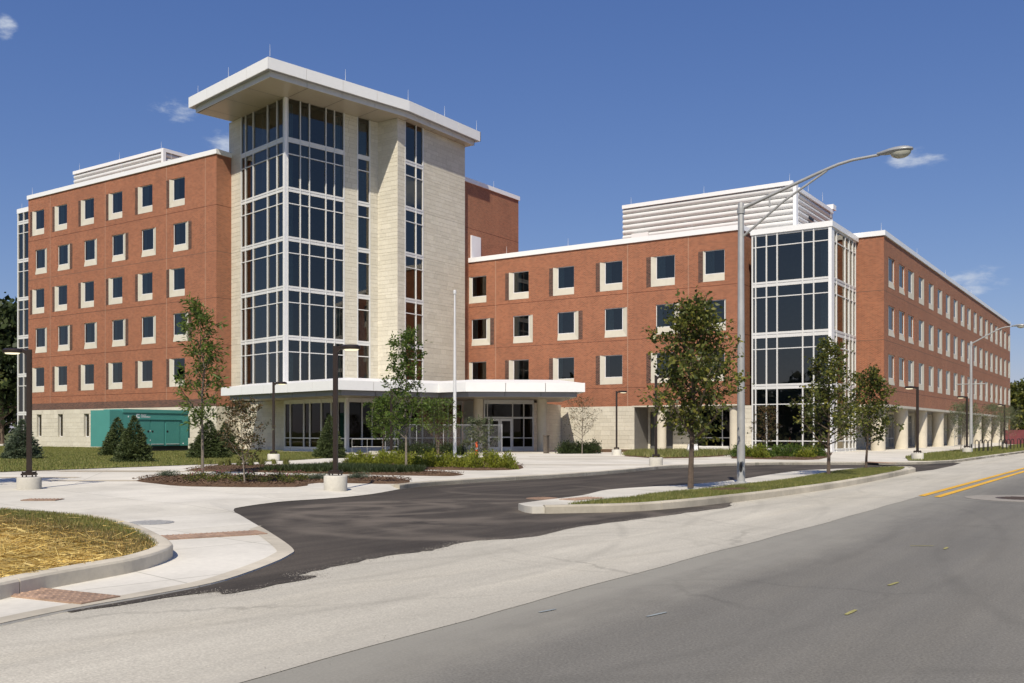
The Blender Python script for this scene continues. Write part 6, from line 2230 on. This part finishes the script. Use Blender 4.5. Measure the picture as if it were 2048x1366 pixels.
proto = flower_plant()
tag(proto, 'pink coneflower plant in the front flower bed', 'flower', 'pink coneflowers in the front bed')
spots = sorted([(385, 24.6), (402, 25.8), (425, 24.4), (448, 26.2), (470, 24.6), (505, 25.6), (528, 24.2), (552, 25.2), (575, 24.0), (596, 25.0), (610, 26.0), (436, 25.2), (490, 24.9), (560, 25.7)])
for i, (px, d) in enumerate(spots):
    o = proto if i == 0 else copy_tree(proto)
    o['label'] = 'pink coneflower plant, %s from the left in the front flower bed' % ORD[i]
    x, y = cam_pt(px, d); o.location = (x, y, ZP + .05); o.rotation_euler = (0, 0, i * 1.7); s = .68 + .14 * math.sin(i * 2.3); o.scale = (s, s, s)


# ---------------- ground cover, turf, straw, mulch chips
def blades(name, poly, n, h, w, z, mat, seed, label=None, lean=.35, dens=None, cat='grass'):
    rng = np.random.default_rng(seed)
    p = scatter(poly, n, rng)
    if dens is not None:
        p = p[rng.uniform(size=len(p)) < dens(p[:, 0], p[:, 1])]
    n = len(p)
    an = rng.uniform(0, 6.283, n); hh = h * rng.uniform(.55, 1.2, n)
    b0 = np.stack([p[:, 0], p[:, 1], np.full(n, z)], 1)
    sd = np.stack([np.cos(an), np.sin(an), np.zeros(n)], 1) * (w * rng.uniform(.6, 1.3, (n, 1)))
    an2 = rng.uniform(0, 6.283, n); ln = lean * hh * rng.uniform(.2, 1.6, n)
    tip = b0 + np.stack([np.cos(an2) * ln, np.sin(an2) * ln, hh], 1)
    v = np.stack([b0 - sd, b0 + sd, tip], 1).reshape(-1, 3)
    o = link(name, np_mesh(name, v, np.arange(n * 3).reshape(n, 3), mat))
    tag(o, label, None, None, 'stuff')
    return o


def wav(x, y, s, ph=0):
    return .5 + .25 * np.sin(x * s + ph + 1.7 * np.sin(y * s * .7)) + .25 * np.sin(y * s * 1.3 + ph * 2 + 1.1 * np.sin(x * s * .9))


# near bed: straw in front, a dry fringe, green turf along the back
BI_ = BED_IN
def back_green(x, y):
    t = .19 * x + .98 * y - 5.08            # distance behind the straw line
    return 1 / (1 + np.exp(-(t + .35 * (wav(x, y, 1.9) - .5)) * 11))
def mid_dry(x, y):
    t = .19 * x + .98 * y - 4.36
    return np.clip(1 / (1 + np.exp(-(t + .3 * (wav(x, y, 2.3, 1) - .5)) * 6)), 0, 1)
BED_VIEW = [p for p in BI_ if p[1] > -1.5 and p[0] > -20]
BED_VIEW = [(-7.6, 1.5), (-7.75, 2.7)] + [p for p in BI_ if p[1] > 3.0 and p[0] > -19.5] + [(-19.3, 3)]
blades('green_turf', BED_VIEW, 150000, .055, .0055, .15, 'grass_blade', 1, dens=back_green)
blades('dry_turf', BED_VIEW, 120000, .05, .0055, .15, 'dry_blade', 2, dens=lambda x, y: mid_dry(x, y) * (1 - .75 * back_green(x, y)))
rng = np.random.default_rng(9)
n = 30000
p = scatter(BED_VIEW, n, rng)
keep = rng.uniform(size=n) > .965 * mid_dry(p[:, 0], p[:, 1])
p = p[keep]; n = len(p)
an = rng.normal(.5, .9, n); L = rng.uniform(.06, .30, n); tl_ = rng.normal(0, .16, n)
d = np.stack([np.cos(an), np.sin(an), tl_], 1) * L[:, None] * .5
sd = np.stack([-np.sin(an), np.cos(an), rng.normal(0, .5, n)], 1) * rng.uniform(.0022, .0045, (n, 1))
c = np.stack([p[:, 0], p[:, 1], .160 + np.abs(rng.normal(0, .018, n))], 1)
v = np.stack([c - d - sd, c + d - sd, c + d + sd, c - d + sd], 1).reshape(-1, 3)
tag(link('straw_mulch', np_mesh('straw_mulch', v, np.arange(n * 4).reshape(n, 4), 'straw')), kind='stuff')

blades('island_grass', ISL_GRASS, 85000, .06, .006, .146, 'grass_blade', 3, dens=lambda x, y: np.where(((x + 8.02) / .42) ** 2 + ((y - 20.6) / .75) ** 2 < 1, 0, .55 + .6 * wav(x, y, 2.1)))
LV = [(-31.3, 13.5), (-31.4, 16.71), (-31.61, 20.42), (-31.91, 25.99), (-33.29, 31.72), (-35.26, 36.76), (-38.0, 40.2), (-42.6, 43.0), (-49.4, 43.2), (-49.4, 45.6), (-92, 45.6)]
blades('lawn_grass', LV, 190000, .085, .016, ZP + .02, 'grass_blade', 4, dens=lambda x, y: .35 + .65 * wav(x, y, .9))
blades('verge_grass', VERGE, 60000, .09, .014, ZP + .015, 'grass_blade', 5)
for k, (bed, cnt, h, mt) in enumerate((('B', 16000, .20, 'leaf_dark'), ('D', 9000, .24, 'grass_blade'))):
    poly = BEDS[bed]
    if bed == 'B':
        poly = [(-24.6, 21.6), (-24.4, 25.0), (-20.0, 24.6), (-19.2, 23.4), (-20.78, 22.1)]
    blades('ground_cover', poly, cnt, h, .016, ZP + .05, mt, 20 + k, lean=.7)
for k, (bed, cnt) in enumerate((('A', 7000), ('B', 7000), ('C', 8000), ('D', 3000), ('E', 4000))):
    rng = np.random.default_rng(100 + k)
    p = scatter(BEDS[bed], cnt, rng)
    an = rng.uniform(0, 6.28, cnt); L = rng.uniform(.02, .06, cnt)
    d = np.stack([np.cos(an), np.sin(an), rng.normal(0, .3, cnt)], 1) * L[:, None] * .5
    sd = np.stack([-np.sin(an), np.cos(an), rng.normal(0, .6, cnt)], 1) * rng.uniform(.004, .010, (cnt, 1))
    c = np.stack([p[:, 0], p[:, 1], ZP + .06 + np.abs(rng.normal(0, .01, cnt))], 1)
    v = np.stack([c - d - sd, c + d - sd, c + d + sd, c - d + sd], 1).reshape(-1, 3)
    tag(link('mulch_chips', np_mesh('mulch_chips', v, np.arange(cnt * 4).reshape(cnt, 4), 'chip')), kind='stuff')
